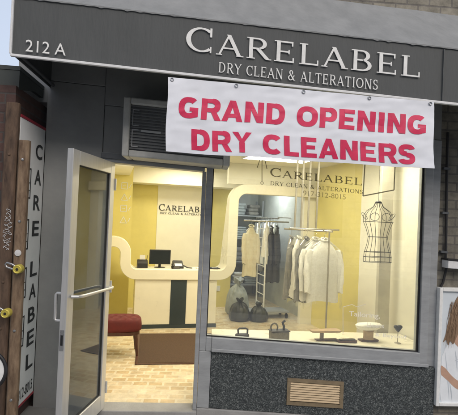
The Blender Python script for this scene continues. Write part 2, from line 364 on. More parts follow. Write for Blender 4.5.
def sans_add(mb, text, fn, bold=0., cuts=0):
    vs, fs = sans_mesh(text, bold)
    if cuts:
        bm = bmesh.new(); bv = [bm.verts.new((x,y,0)) for x, y in vs]
        for f in fs:
            try: bm.faces.new([bv[i] for i in f])
            except ValueError: pass
        bmesh.ops.triangulate(bm, faces=bm.faces); bmesh.ops.subdivide_edges(bm, edges=bm.edges, cuts=cuts, use_grid_fill=True)
        bm.verts.index_update(); vs = [(v.co.x, v.co.y) for v in bm.verts]; fs = [[v.index for v in f.verts] for f in bm.faces]; bm.free()
    mb.add([fn(x, y) for x, y in vs], fs)

# heavy grotesque capitals of the banner: strokes of even weight, unit cap height
BT = .27
def ring(cx, cy, rx, ry, a0, a1, n=16): return ('r', cx, cy, rx, ry, a0, a1, n)
BG = {
 'G': (.95, [ring(.47,.5,.345,.375,48,330), ('l',.50,.43,.90,.43,.19), ('p',[(.68,.43),(.90,.43),(.90,.10),(.74,.06),(.68,.2)])]),
 'R': (.93, [('l',.17,0,.17,1,BT), ('l',.29,.9,.55,.9,.2), ('l',.29,.47,.55,.47,.2), ring(.54,.685,.235,.215,-90,90), ('p',[(.46,.42),(.72,.42),(.97,0),(.68,0)])]),
 'A': (.98, [('p',[(0,0),(.27,0),(.60,1),(.36,1)]), ('p',[(.98,0),(.71,0),(.38,1),(.62,1)]), ('l',.24,.28,.74,.28,.19)]),
 'N': (.94, [('l',.17,0,.17,1,BT), ('l',.77,0,.77,1,BT), ('p',[(.10,1),(.33,1),(.84,0),(.61,0)])]),
 'D': (.93, [('l',.17,0,.17,1,BT), ('l',.29,.895,.45,.895,.21), ('l',.29,.105,.45,.105,.21), ring(.44,.5,.335,.395,-90,90)]),
 'O': (1.0, [ring(.5,.5,.365,.375,0,360,28)]),
 'P': (.87, [('l',.17,0,.17,1,BT), ('l',.29,.9,.5,.9,.2), ('l',.29,.43,.5,.43,.2), ring(.49,.665,.235,.235,-90,90)]),
 'E': (.84, [('l',.17,0,.17,1,BT), ('l',.29,.895,.78,.895,.21), ('l',.29,.51,.72,.51,.19), ('l',.29,.105,.80,.105,.21)]),
 'I': (.40, [('l',.2,0,.2,1,BT)]),
 'Y': (.92, [('p',[(0,1),(.28,1),(.58,.44),(.46,.36)]), ('p',[(.92,1),(.64,1),(.34,.44),(.46,.36)]), ('l',.46,0,.46,.5,BT)]),
 'C': (.92, [ring(.47,.5,.345,.375,42,318)]),
 'L': (.76, [('l',.17,0,.17,1,BT), ('l',.29,.105,.74,.105,.21)]),
 'S': (.86, [ring(.43,.715,.27,.185,12,270), ring(.43,.285,.29,.185,90,-168)]),
 ' ': (.42, []),
}
def sq(v): return math.copysign(abs(v)**.84, v)          # slightly squared bowls
def bold_line(mb, text, fn, gap=.06):
    """fn(u, v, off) places the unit square; strokes are cut short so that they follow the bent sheet"""
    tot = sum(BG[c][0]+gap for c in text)-gap; x = 0; j = 0
    for ch in text:
        w, st = BG[ch]
        for s in st:
            j += 1; off = .00012*(j % 9); cells = []
            if s[0] == 'l':
                _, x0, y0, x1, y1, t = s
                q = [(x0-t/2,y0),(x0+t/2,y0),(x1+t/2,y1),(x1-t/2,y1)] if x0 == x1 else [(x0,y0-t/2),(x1,y0-t/2),(x1,y1+t/2),(x0,y0+t/2)]
                cells = [q]
            elif s[0] == 'p': cells = [s[1]]
            else:
                _, cx, cy, rx, ry, a0, a1, n = s
                for i in range(n):
                    A, B = R(a0+(a1-a0)*i/n), R(a0+(a1-a0)*(i+1)/n); tx, ty = BT/2, BT/2*.9
                    cells.append([(cx+(rx+tx)*sq(math.cos(A)),cy+(ry+ty)*sq(math.sin(A))),(cx+(rx+tx)*sq(math.cos(B)),cy+(ry+ty)*sq(math.sin(B))),(cx+(rx-tx)*sq(math.cos(B)),cy+(ry-ty)*sq(math.sin(B))),(cx+(rx-tx)*sq(math.cos(A)),cy+(ry-ty)*sq(math.sin(A)))])
            for q in cells:
                if len(q) == 4:
                    m_ = 1 if s[0] == 'r' else 5; k_ = 3; g_ = []
                    for a in range(m_+1):
                        for b in range(k_+1):
                            f, h = a/m_, b/k_
                            if s[0] == 'r': f, h = h, f
                            lo = (q[0][0]+(q[1][0]-q[0][0])*f, q[0][1]+(q[1][1]-q[0][1])*f); hi = (q[3][0]+(q[2][0]-q[3][0])*f, q[3][1]+(q[2][1]-q[3][1])*f)
                            g_.append(fn((x+lo[0]+(hi[0]-lo[0])*h)/tot, lo[1]+(hi[1]-lo[1])*h, off))
                    mb.add(g_, [(a*(k_+1)+b,(a+1)*(k_+1)+b,(a+1)*(k_+1)+b+1,a*(k_+1)+b+1) for a in range(m_) for b in range(k_)])
                else: mb.add([fn((x+p[0])/tot, p[1], off) for p in q], [list(range(len(q)))])
        x += w+gap

# ================================================================== ground
struct(MB().prism([(-40,-4.6),(40,-4.6),(40,.0),(-40,.0)], 'z', -.36, -.06).build('sidewalk', 'sidewalk', sp=S))
struct(MB().prism([(-60,-14.6),(60,-14.6),(60,-4.6),(-60,-4.6)], 'z', -.5, -.19).build('road', 'asphalt', sp=S))
struct(MB().box(-300,300,-14.602,300,-6,-5).build('ground', 'asphalt'))
struct(MB().prism([(-60,-18),(60,-18),(60,-14.6),(-60,-14.6)], 'z', -.5, -.07).build('pavement', 'sidewalk', sp=S))

# ================================================================== shop building (front, slightly out of level with its sloping street)
shop = thing('shop_building', 'dry cleaner shop front with tan brick wall, grey metal frames and lit window', 'shop', (0,0,0))
bw = MB()
bw.box(-1.35,6,.0,.3,2.98,9)                                  # brick above the awning line
bw.box(2.145,6,.0,.3,-.3,2.98)                                # brick pillar right of the window
bw.each('brick_wall', 'brick', shop, S)
fp = MB(); fp.box(-1.35,-.868,-.02,.25,-.3,2.72); fp.box(-.868,2.145,-.012,.25,2.565,2.978); fp.box(-1.35,-.868,-.02,.25,2.724,2.978); fp.box(-1.61,-1.3505,.0,.25,2.535,3.45)
fp.each('facade_panel', 'panel', shop, S, bevel=.004)
fp = MB(); fp.box(-.866,.02,-.01,.2,2.155,2.562); fp.build('transom_panel', 'panel', shop, S, bevel=.004)
# granite base with bronze grille
gb = MB(); gb.box(.142,2.143,-.045,.06,.035,.522)
base = gb.build('granite_base', 'granite', shop, S, bevel=.004)
kb = MB(); kb.box(.035,2.145,-.06,.06,-.3,.033); kb.build('kerb_stone', 'concrete', shop, S, bevel=.006)
ts = MB(); ts.box(-.868,.035,-.09,.10,-.3,.0); ts.build('door_step', 'concrete', shop, lambda p: Vector((p[0],p[1],p[2]+.012)), bevel=.008)
g = MB(); gx0, gx1, gz0, gz1 = .815, 1.316, .113, .344
g.box(gx0,gx1,-.058,-.046,gz0,gz0+.03); g.box(gx0,gx1,-.058,-.046,gz1-.03,gz1); g.box(gx0,gx0+.03,-.058,-.046,gz0+.031,gz1-.031); g.box(gx1-.03,gx1,-.058,-.046,gz0+.031,gz1-.031)
for k in range(8):
    z = gz0+.038+k*.0205
    g.add([(gx0+.03,-.056,z),(gx1-.03,-.056,z),(gx1-.03,-.047,z+.016),(gx0+.03,-.047,z+.016),(gx0+.03,-.053,z-.003),(gx1-.03,-.053,z-.003),(gx1-.03,-.0455,z+.013),(gx0+.03,-.0455,z+.013)],
          [(0,1,2,3),(7,6,5,4),(0,4,5,1),(3,2,6,7),(0,3,7,4),(1,5,6,2)])
gr = g.build('vent_grille', 'bronze', base, S); ORG[gr] = Vector((0,0,0))
MB().box(gx0+.02,gx1-.02,-.0458,-.0452,gz0+.02,gz1-.02).build('vent_dark_sheet', 'black', base, S)  # black sheet on solid stone, painted as the dark of a hole
# window: frame, gasket, pane, lettering
wf = MB()
GX0, GX1, GZ0, GZ1 = .092, 1.992, .645, 2.49
wf.box(.142,GX1+.005,-.055,.07,.525,GZ0); wf.box(GX0-.055,.140,-.05,.07,.035,.523); wf.box(GX0-.055,GX0,-.05,.07,.5235,2.56)
wf.box(GX1,GX1+.075,-.05,.07,.5255,2.56); wf.box(GX1+.077,2.143,-.03,.07,.5255,2.56); wf.box(GX0+.001,GX1-.001,-.05,.07,GZ1,2.56)
wf.box(.0925,.1415,-.05,.07,.5245,GZ0)
win = wf.build('shop_window', 'frame', shop, S, bevel=.005); ORG[win] = Vector((0,0,0))
sl_ = MB(); sl_.box(.142,2.07,-.075,-.056,.528,.556); sl_.build('sill', 'frame', win, S, bevel=.004)
gk = MB(); e = .009
gk.box(GX0,GX1,-.02,-.008,GZ0,GZ0+e); gk.box(GX0,GX0+e,-.0205,-.0075,GZ0+e,GZ1); gk.box(GX1-e-.006,GX1,-.0205,-.0075,GZ0+e,GZ1)
gk.build('gasket', 'rubber', win, S)
MB().box(GX0,GX1,-.006,.0,GZ0+.001,GZ1).build('pane', 'glass', win, S)
YD = -.0065
def fxy(px, py, Y=YD): p = at(px, py, Y); return p.x, p.z
lt = MB(); x0, h0 = fxy(269.5,178.5); x1, h1 = fxy(362,183.5); serif_mesh(lt, 'CARELABEL', x0, x1, (h0+h1)/2, .082, YD, .001, .8)
x0, h0 = fxy(270,187); x1, h1 = fxy(363,192); serif_mesh(lt, 'DRY CLEAN & ALTERATIONS', x0, x1, (h0+h1)/2, .036, YD, .001, 1)
x0, h0 = fxy(303,195.5); x1, h1 = fxy(346,190.5); sans_add(lt, '917-312-8015', lambda u,v: (x0+(x1-x0)*u, YD-.001, h0+.045*v))
lt.build('window_lettering', 'decal_dark', win, S)
lt = MB()
for txt, a, b, c, cap in (('Tailoring,',349,317.5,380,.058), ('Linens',367,327,384,.04), ('& Beyond',375,337.5,406,.042)):
    xa, ha = fxy(a,b); xb, hb = fxy(c,b)
    sans_add(lt, txt, lambda u,v: (xa+(xb-xa)*u, YD-.001, ha+cap*v))
def line2d(mb, pts, t, Y, th=.0008, closed=False):
    n = len(pts)
    for i in range(n if closed else n-1):
        a = Vector(pts[i]); b = Vector(pts[(i+1)%n]); d = (b-a).normalized(); q = Vector((-d.y,d.x))*t/2
        mb.prism([tuple(a+q),tuple(a-q),tuple(b-q),tuple(b+q)], 'y', Y, Y-th-.00006*(i % 7))
P = [fxy(343,334), fxy(343,307), fxy(352,304.5), fxy(357,307), fxy(366,304)]; line2d(lt, P, .004, YD)
lt.build('window_slogan', 'decal_white', win, S)
# needle-and-thread symbol and care-label square, thin dark lines on the glass
sy = MB(); line2d(sy, [fxy(262,158), fxy(262,181)], .007, YD); line2d(sy, [fxy(257,168), fxy(260,159.5), fxy(265,160.5), fxy(267,169)], .006, YD-.0006)
a, b = fxy(262,183); line2d(sy, [(a+.012*math.cos(t*.7), b+.012*math.sin(t*.7)) for t in range(10)], .005, YD-.001)
sy.build('needle_symbol', 'decal_dark', win, S)
sy = MB(); P = [fxy(365,163), fxy(363,196), fxy(394,190), fxy(395,166)]; line2d(sy, P, .011, YD); sy.build('care_square_symbol', 'decal_dark', win, S)
# door frame
df = MB()
lev = W
df.box(-.866,-.786,-.05,.07,.013,2.07); df.box(-.866,.02,-.052,.07,2.0705,2.152); df.box(-.0,.035,-.05,.07,.013,2.07)
df.build('door_frame', 'frame', shop, lambda p: Vector((p[0],p[1],p[2]-(K*p[0] if p[2] > 1 else 0))), bevel=.005)
ls = MB(); ls.box(-.866,.0345,-.07,-.0525,2.10,2.145); ls.build('door_closer_rail', 'frame_dark', shop, S, bevel=.004)

# door leaf, swung out past a right angle; local (u along leaf from hinge, v thickness to the inner face, z)
HG = Vector((-.787,-.055,0)); TIP = Vector((-.93,-.80,0)); du = (TIP-HG).normalized(); dv = Vector((-du.y, du.x, 0)); LW = (TIP-HG).length
if dv.x < 0: dv = -dv
def D(p): return HG+du*p[0]+dv*p[1]+Vector((0,0,p[2]))
dz0, dz1 = .03, 2.105
d = MB(); d.box(0,.085,0,.045,dz0,dz1); d.box(LW-.10,LW,0,.045,dz0,dz1); d.box(.0855,LW-.1005,.0005,.0445,dz1-.10,dz1-.0005); d.box(.0855,LW-.1005,.0005,.0445,dz0+.0005,dz0+.13)
door = d.build('door', 'silver', shop, D, bevel=.004)
MB().box(.085,LW-.10,.019,.025,dz0+.13,dz1-.1).build('door_glass', 'door_glass', door, D)
gk = MB()
for (a,b,c,e2) in ((.086,.094,dz0+.13,dz1-.1),(LW-.109,LW-.101,dz0+.13,dz1-.1)): gk.box(a,b,.012,.033,c,e2)
gk.box(.094,LW-.109,.0125,.0325,dz0+.13,dz0+.138); gk.box(.094,LW-.109,.0125,.0325,dz1-.108,dz1-.1)
gk.each('door_gasket', 'rubber', door, D)
MB().tube([(.03,.05,1.05),(.045,.085,1.055),(.09,.1,1.055),(LW-.14,.1,1.075),(LW-.07,.09,1.08),(LW-.055,.05,1.08)], .012, 10).build('push_bar', 'silver', door, D, smooth=True)
MB().tube([(LW-.05,-.0,1.10),(LW-.05,-.05,1.10),(LW-.05,-.06,1.09),(LW-.05,-.06,.92),(LW-.05,-.05,.91),(LW-.05,0,.91)], .011, 10).build('pull_handle', 'silver', door, D, smooth=True)
lk = MB(); lk.box(LW,LW+.003,.008,.037,.72,.86); lk.build('lock_plate', 'steel', door, D)
lk = MB(); lk.box(LW+.0032,LW+.004,.014,.031,.755,.825); lk.build('lock_bolt', 'black', door, D)
hn = MB()
for z in (.2,1.05,1.92): hn.tube([(-.008,.05,z-.05),(-.008,.05,z+.05)], .009, 10)
hn.each('hinge', 'silver', door, D, smooth=True)

# ================================================================== awning
aw = thing('awning', 'dark grey canvas shop awning with white shop name lettering and white piping', 'awning', (0,0,2.66))
AX0, AX1, AY, AB, AT, ATW = -1.335, 2.95, -.80, 2.662, 3.055, 3.72
fa = MB(); nx = 90
def wav(x, z): return .006*noise.noise(Vector((x*2.1,z*1.3,3)))+.003*noise.noise(Vector((x*7,z*3,9)))
rows = [AB+(AT-AB)*j/8 for j in range(9)]
vs = [(AX0+(AX1-AX0)*i/nx, AY+wav(AX0+(AX1-AX0)*i/nx, z), z) for z in rows for i in range(nx+1)]
vs += [(v[0], v[1]+.008, v[2]) for v in vs]; N1 = len(rows)*(nx+1); fs = []
for j in range(8):
    for i in range(nx):
        q = [j*(nx+1)+i, j*(nx+1)+i+1, (j+1)*(nx+1)+i+1, (j+1)*(nx+1)+i]; fs.append(q); fs.append([k+N1 for k in q][::-1])
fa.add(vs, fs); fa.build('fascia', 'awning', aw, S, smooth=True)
tp = MB(); vs = []; rows = [k/10 for k in range(11)]
for t in rows:
    for i in range(nx+1):
        x = AX0+(AX1-AX0)*i/nx; sag = -.02*math.sin(math.pi*t)*(1+.6*math.cos(x*2*math.pi/1.05))
        vs.append((x, AY+(-.004-AY)*t, AT+.002+(ATW-AT)*t+sag+.006*noise.noise(Vector((x*2,t*3,1)))))
vs += [(v[0], v[1]+.004, v[2]-.006) for v in vs]; N1 = len(rows)*(nx+1); fs = []
for j in range(10):
    for i in range(nx):
        q = [j*(nx+1)+i, j*(nx+1)+i+1, (j+1)*(nx+1)+i+1, (j+1)*(nx+1)+i]; fs.append(q); fs.append([k+N1 for k in q][::-1])
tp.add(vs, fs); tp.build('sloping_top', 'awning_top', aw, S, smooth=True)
for x in (AX0+.002, AX1-.012):
    ed = MB(); ed.prism([(AY+.012,AB),(-.002,AB),(-.002,ATW-.03),(AY+.012,AT-.01)], 'x', x, x+.008); ed.build('side_panel', 'awning', aw, S)
se = MB()
for x in (.06+1.65, 2.2): se.box(x-.004, x+.004, AY-.011, AY-.004, AB+.001, AT-.012)
se.each('fascia_seam', 'awning', aw, S)
pp = MB(); pp.box(AX0-.004,AX1,AY-.016,AY+.008,AB-.016,AB+.002); pp.box(AX0-.012,AX0+.002,AY-.015,AY+.007,AB+.0025,AT+.0)
pp.build('white_piping', 'white_trim', aw, S, bevel=.003)
st = MB(); n_l = 900; up_, lo_ = [], []               # ragged edge where the roof canvas is laced over the front
for i in range(n_l+1):
    x = AX0+.004+(AX1-AX0-.06)*i/n_l; c = noise.noise(Vector((x*22,1,5))); dsh = .5+.5*math.sin(x*2*math.pi/.085+2*noise.noise(Vector((x*3,4,4))))
    lo_.append((x, AY-.0085, AT-.001-.008*max(0,c)*(.3+.7*dsh)-.002*dsh)); up_.append((x, AY-.008, AT+.007+.003*c))
st.add(up_+lo_+[(p[0],AY+.002,p[2]) for p in lo_]+[(p[0],AY+.002,p[2]) for p in up_], [(k*(n_l+1)+i, k*(n_l+1)+i+1, ((k+1)%4)*(n_l+1)+i+1, ((k+1)%4)*(n_l+1)+i) for k in range(4) for i in range(n_l)])
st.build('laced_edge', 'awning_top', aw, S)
fr = MB()
for x in (AX0+.03, .8, AX1-.04):
    fr.tube([(x,AY+.03,AB+.02),(x,-.02,AB+.02)], .013, 8); fr.tube([(x,AY+.03,AB+.02),(x,AY+.03,AT-.03),(x,-.02,ATW-.06)], .013, 8)
fr.tube([(AX0+.03,AY+.03,AB+.02),(AX1-.04,AY+.03,AB+.02)], .013, 8); fr.tube([(AX0+.03,AY+.03,AT-.03),(AX1-.04,AY+.03,AT-.03)], .013, 8)
fr.each('awning_frame', 'frame_dark', aw, S, smooth=True)
YL = AY-.010
nm = MB(); p = at(184.5,52.3,YL); q = at(420,76,YL); c1 = at(184.5,26.7,YL)
serif_mesh(nm, 'CARELABEL', p.x, q.x, (p.z+q.z)/2, (c1.z-p.z)*1.0, YL, .0016, .83, .09); nm.build('shop_name', 'letter_white', aw, S)
nm = MB(); p = at(218,73.5,YL); q = at(378,88.8,YL); c1 = at(218,63.2,YL)
serif_mesh(nm, 'DRY CLEAN & ALTERATIONS', p.x, q.x, (p.z+q.z)/2, c1.z-p.z, YL, .0016, 1., .1); nm.build('tagline', 'letter_white', aw, S)
nm = MB(); p = at(25.5,51.3,YL); q = at(65.7,54.8,YL); c1 = at(25.5,39.5,YL)
sans_add(nm, '212 A', lambda u,v: (p.x+(q.x-p.x)*u, YL-.003, p.z+(c1.z-p.z)*v)); nm.build('street_number', 'letter_white', aw, S)

# ================================================================== banner
bn = thing('banner', 'white vinyl banner with red grand opening dry cleaners lettering hung below the awning', 'banner', (.7,-.82,2.2))
YB = -.822
B4 = [at(168,77,YB), at(434,102,YB), at(433.5,168.5,YB), at(165.5,151,YB)]     # TL TR BR BL
def bpt(u, v, off=0):                                                          # v from the top edge down
    t = B4[0].lerp(B4[1], u); b = B4[3].lerp(B4[2], u); x = t.lerp(b, v)
    y = .010*math.sin(u*9+v*1.5)*v+.006*noise.noise(Vector((u*6,v*2.2,2)))+.005*math.sin(u*23+v*6)*(v-.2)+.0035*noise.noise(Vector((u*16+v*9,v*7-u*8,5)))
    return Vector((x.x+.004*math.sin(v*7), YB+y-off, x.z-.006*math.sin(u*math.pi*3)**2*v))
b = MB(); nu, nv = 120, 36
vs = [bpt(i/nu, j/nv) for j in range(nv+1) for i in range(nu+1)]; n1 = len(vs); vs += [v+Vector((0,.002,0)) for v in vs]; fs = []
for j in range(nv):
    for i in range(nu):
        q = [j*(nu+1)+i, j*(nu+1)+i+1, (j+1)*(nu+1)+i+1, (j+1)*(nu+1)+i]; fs.append(q); fs.append([k+n1 for k in q][::-1])
b.add(vs, fs); b.build('sheet', 'vinyl', bn, S, smooth=True)
t = MB(); bold_line(t, 'GRAND OPENING', lambda u,v,o: bpt(.042+.93*u, .535-.29*v-.03*u, .002+o))
t.build('upper_lettering', 'red_print', bn, S)
t = MB(); bold_line(t, 'DRY CLEANERS', lambda u,v,o: bpt(.09+.84*u, .95-.28*v, .002+o))
t.build('lower_lettering', 'red_print', bn, S)
gm = MB()
for u in (.015,.25,.5,.75,.985):
    c = bpt(u,.03); gm.tube([(c.x+.011*math.cos(k*.7), c.y-.004, c.z+.011*math.sin(k*.7)) for k in range(9)], .003, 6, closed=True)
gm.each('eyelet', 'steel', bn, S)

# ================================================================== air conditioner over the door
ac = thing('air_conditioner', 'grey window air conditioner with dark grille mounted above the shop door', 'air conditioner', (-.2,-.2,2.1))
ax0, ax1, ay, az0, az1 = -.655, .22, -.30, 2.105, 2.585
c = MB(); w = .055
c.box(ax0,ax0+w,ay,-.015,az0,az1); c.box(ax1-w,ax1,ay,-.015,az0,az1); c.box(ax0+w+.0005,ax1-w-.0005,ay+.001,-.0155,az0+.0005,az0+w); c.box(ax0+w+.0005,ax1-w-.0005,ay+.001,-.0155,az1-w,az1-.0005)
c.build('housing', 'ac_white', ac, S, bevel=.012)
c = MB(); c.box(ax0+w,ax1-w,ay+.035,ay+.045,az0+w,az1-w)
for k in range(15):
    z = az0+w+.012+k*.0245; c.box(ax0+w+.002,ax1-w-.002,ay+.024,ay+.0345,z,z+.011)
c.build('grille', 'ac_dark', ac, S)
c = MB()
for (a,b_) in ((.03,.17),(.2,.33)):
    line2d(c, [(ax0+w+.02,az0+w+a),(ax0+w+.02,az0+w+b_),(ax0+w+.07,az0+w+b_)], .006, ay+.0235); line2d(c, [(ax0+w+.02,az0+w+a+.003),(ax0+w+.07,az0+w+a+.003)], .006, ay+.0225)
c.box(ax0+w+.09,ax0+w+.25,ay+.018,ay+.0235,az0+w+.155,az0+w+.172)
c.build('louvre_trim', 'frame', ac, S)

# ================================================================== neighbour on the left: pier, posts, awning
nb = thing('neighbour_shop', 'low neighbouring shop with red brick toned dark as canopy shade and purple shutter left of the posts', 'building', (-2.2,0,0))
n_ = MB(); n_.box(-1.56,-1.392,-.56,.3,-.3,2.58); n_.box(-6,-1.5605,.25,.6,2.2,2.58); n_.box(-6,-5,-.1,.2495,-.3,2.2); n_.each('brick_pier', 'brick_shaded', nb)
n_ = MB()
for k in range(28): n_.prism([(-.06,.1+k*.075),(-.075,.1375+k*.075),(-.06,.175+k*.075),(-.04,.175+k*.075),(-.04,.1+k*.075)], 'x', -5,-1.5605)
n_.build('roller_shutter', 'purple', nb)
n_ = MB(); n_.box(-6,-1.565,-.1,.2,-.3,.09); n_.build('stone_base', 'concrete', nb)
na = thing('neighbour_awning', 'flat dark canopy of the neighbouring shop at the left edge below the sky', 'awning', (-2.5,0,2.6))
cf = -.52; ck = at(17,66,cf); CZ1 = ck.z-K*ck.x
n_ = MB(); n_.prism([(-1.385,cf),(-1.385,-.004),(-6,-.004),(-6,cf-.25)], 'z', CZ1-.03, CZ1); n_.build('canopy_top', 'neigh_awning', na)
n_ = MB(); n_.prism([(-1.39,cf+.004),(-6,cf-.246),(-6,cf-.22),(-1.39,cf+.03)], 'z', CZ1-.17, CZ1-.0305); n_.build('front_valance', 'neigh_awning', na)
n_ = MB(); n_.prism([(cf+.031,CZ1-.17),(cf+.031,CZ1-.0305),(-.005,CZ1-.0305),(-.005,CZ1-.1),(-.2,CZ1-.1)], 'x', -1.42,-1.39); n_.build('side_valance', 'neigh_awning', na)
# vertical sign on the side wall between the neighbour's pier and the shop front
vs_ = thing('wall_sign', 'tall white sign panel with vertical dark shop name on the side wall', 'sign', (-1.38,-.28,.1))
SX = -1.352
q = MB(); q.box(-1.39,SX,-.545,-.022,.14,2.355); q.build('sign_board', 'sign_white', vs_, bevel=.003)
q = MB(); q.box(-1.391,SX+.004,-.546,-.021,2.356,2.376); q.box(-1.391,SX+.004,-.546,-.021,.125,.139); q.each('sign_edging', 'red_trim', vs_)
q = MB()
def sgn(y, z): return (SX+.0025, y, z)
for ch, z in zip('CARE LABEL', (2.10,1.89,1.68,1.47,0,1.14,.955,.765,.575,.385)):
    if ch == ' ': continue
    sans_add(q, ch, lambda u,v,z=z: sgn(-.225+.15*u, z-.01+.125*v), .02)
q.build('vertical_shop_name', 'ink', vs_)
q = MB(); sans_add(q, '917-312-8015', lambda u,v: sgn(-.50+.44*u, .18+.085*v), .01); q.build('phone_number', 'ink', vs_)
q = MB()
def sqr(z, a=-.50, b=-.30, hh=.24):
    t = .012
    q.box(SX+.001,SX+.003,a,b,z,z+t); q.box(SX+.001,SX+.003,a,b,z+hh-t,z+hh); q.box(SX+.001,SX+.0032,b-t,b,z+t,z+hh-t); q.box(SX+.001,SX+.0032,a,a+t,z+t,z+hh-t)
for z in (1.76,1.36,.98,.60): sqr(z)
for z in (1.82,1.42,1.04,.66):
    q.box(SX+.001,SX+.0028,-.43,-.32,z,z+.008); q.box(SX+.001,SX+.0028,-.43,-.32,z+.06,z+.068); q.box(SX+.001,SX+.0029,-.38,-.37,z+.0085,z+.0595)
q.build('care_symbol', 'ink', vs_)
# two posts of the neighbour's gate
def inv(px, Y): p = at(px, 250, Y); return p.x
YP = -.60
def gate_post(name_mat, x0, x1, y, z1, label, seed):
    t = thing('gate_post', label, 'post', ((x0+x1)/2, y, 0), 'posts at the neighbouring shop')
    m = MB(); m.prism([(x0,y-.03),(x0+.012,y-.045),(x1-.012,y-.045),(x1,y-.033),(x1,y),(x1-.01,y),(x1-.01,y-.035),(x0+.01,y-.035),(x0+.01,y),(x0,y)], 'z', -.02, z1)
    m.build('post_channel', name_mat, t, bevel=.003)
    rr = random.Random(seed); m = MB()
    for k in range(5):
        z = .35+k*.42+rr.uniform(-.05,.05); m.lathe([(.0001,0),(.011,.001),(.008,.005),(.0001,.007)], (0,0,0), 8)
        for i in range(len(m.v)-32, len(m.v)): v = m.v[i]; m.v[i] = Vector(((x0+x1)/2+v.x, y-.0455-v.z, z+v.y))
    m.each('rivet', 'steel' if seed == 1 else name_mat, t)
    m = MB(); m.box(x0-.01,x1+.01,y-.05,y+.05,-.06,-.02); m.build('foot_plate', name_mat, t)
    return t
xa, xb = inv(13,YP-.04), inv(24,YP-.04)
gp1 = gate_post('post_tan', xa, xb, YP, 2.17, 'shorter tan rusty steel gate post beside the white sign panel', 1)
xc, xd = inv(-3,YP-.04), inv(11,YP-.04)
gp2 = gate_post('post_brown', xc, xd, YP+.015, 2.44, 'taller dark brown gate post with white scribble at the left edge', 2)
sc_ = MB(); rr = random.Random(5); yy = YP+.015-.0475
for k in range(6):
    z = 1.40+k*.05; x = xc+.055+rr.uniform(-.008,.012)
    sc_.tube([(x+(.022+.006*math.sin(k))*math.sin(t*.62+k*1.7)+.006*math.sin(t*1.9), yy-.001, z+.010*math.sin(t*1.3+k)+.0028*(t-8)) for t in range(17)], .0017, 5)
s_ = sc_.build('scribble', 'graffiti', gp2)
rd = MB(); rd.lathe([(.0001,0),(.024,.001),(.022,.006),(.0001,.009)], (0,0,0), 18)
c0 = at(18,253,YP-.046); rd.v = [Vector((c0.x+v.x, YP-.046-v.z, c0.z-K*c0.x+v.y)) for v in rd.v]; rd.build('white_reflector', 'graffiti', gp1)
# padlocks: steel shackle through the post's eye, brass body with a round yellow face
def padlock(c, label, tilt):
    t = thing('padlock', label, 'padlock', c, 'padlocks on the gate posts')
    m = MB(); m.lathe([(.0001,-.03),(.028,-.03),(.032,-.024),(.032,.022),(.028,.029),(.024,.03),(.022,.027),(.0001,.027)], (0,0,0), 20)
    Rm = Matrix.Rotation(R(90),3,'X') @ Matrix.Rotation(R(tilt),3,'Z')
    m.v = [Rm @ v for v in m.v]
    o0 = ORG[t]; m.v = [v+o0 for v in m.v]; bd = m.build('lock_body', 'brass', t, bevel=.002)
    m = MB(); m.lathe([(.0001,.0272),(.010,.0275),(.009,.030),(.0001,.0305)], (0,0,0), 12); m.v = [Rm @ v+o0 for v in m.v]; m.build('keyhole', 'iron_black', bd)
    m = MB(); m.tube([o0+Vector(p) for p in ((-.02,.012,.012),(-.05,.012,.03),(-.085,.014,.04),(-.10,.02,.028),(-.088,.02,.008),(-.05,.012,-.002),(-.02,.012,-.01))], .0075, 8); m.build('shackle', 'steel', t, smooth=True)
    return t
p = at(18.5,269,YP-.10); padlock((p.x,YP-.10,p.z-K*p.x), 'upper yellow brass padlock with steel shackle on tan post', 0)
p = at(6.5,313,YP-.10); padlock((p.x,YP-.10,p.z-K*p.x), 'lower yellow brass padlock with steel shackle on brown post', 20)
# round black-rimmed disc at the bottom left
p = at(-14,370,-.85); ds = thing('round_sign', 'round white disc with black rim at the lower left edge', 'sign', (p.x,-.85,p.z-K*p.x))
def upY(mb, c): mb.v = [Vector((c[0]+v.x, c[1]-v.z, c[2]+v.y)) for v in mb.v]
m = MB(); m.lathe([(.0001,0),(.125,0),(.125,.012),(.0001,.018)], (0,0,0), 40); upY(m, ORG[ds]); m.build('disc_face', 'letter_white', ds, smooth=True)
m = MB(); m.tube([(.132*math.cos(2*math.pi*k/40), .132*math.sin(2*math.pi*k/40), .008) for k in range(40)], .012, 8, closed=True); upY(m, ORG[ds]); m.build('disc_rim', 'black', ds, smooth=True)
m = MB(); c = ORG[ds]; m.tube([(c.x,c.y+.03,-.0),(c.x,c.y+.03,c.z)], .016, 10); m.tube([(c.x,c.y+.045,c.z),(c.x,c.y,c.z)], .02, 10); m.build('stand', 'black', ds, smooth=True)

# ================================================================== right-hand wall: conduit with white box, poster case
cd = thing('wall_conduit', 'black conduit running down the brick wall into a white box', 'pipe', (2.2,-.02,1.4))
p0 = at(447.5,150,-.03); p1 = at(446,262,-.03); p2 = at(441,287,-.03)
m = MB(); m.tube([(p0.x,-.025,2.64),(p0.x,-.025,p0.z),(p1.x,-.025,p1.z),], .012, 8); m.tube([(p1.x+.01,-.025,p1.z-.05),(p2.x+.02,-.025,p2.z+.04),(p2.x,-.025,p2.z)], .011, 8); m.build('conduit_pipe', 'black', cd, S, smooth=True)
m = MB(); m.box(p1.x-.025,p1.x+.26,-.11,-.001,p1.z-.05,p1.z+.02); m.build('junction_box', 'white_trim', cd, S, bevel=.006)
m = MB(); m.box(p1.x-.03,p1.x+.265,-.115,-.001,p1.z+.0205,p1.z+.035); m.build('box_lid', 'black', cd, S)
m = MB()
for z in (2.3,1.9,1.55): m.box(p0.x-.03,p0.x+.03,-.04,-.001,z,z+.02)
m.each('pipe_clip', 'frame_dark', cd, S)
ps = thing('poster_case', 'framed poster of a long haired person in white shirt on the brick wall', 'poster', (2.45,-.06,.1))
PX0, PX1, PZ0, PZ1, PY = 2.145, 2.80, .09, 1.135, -.06
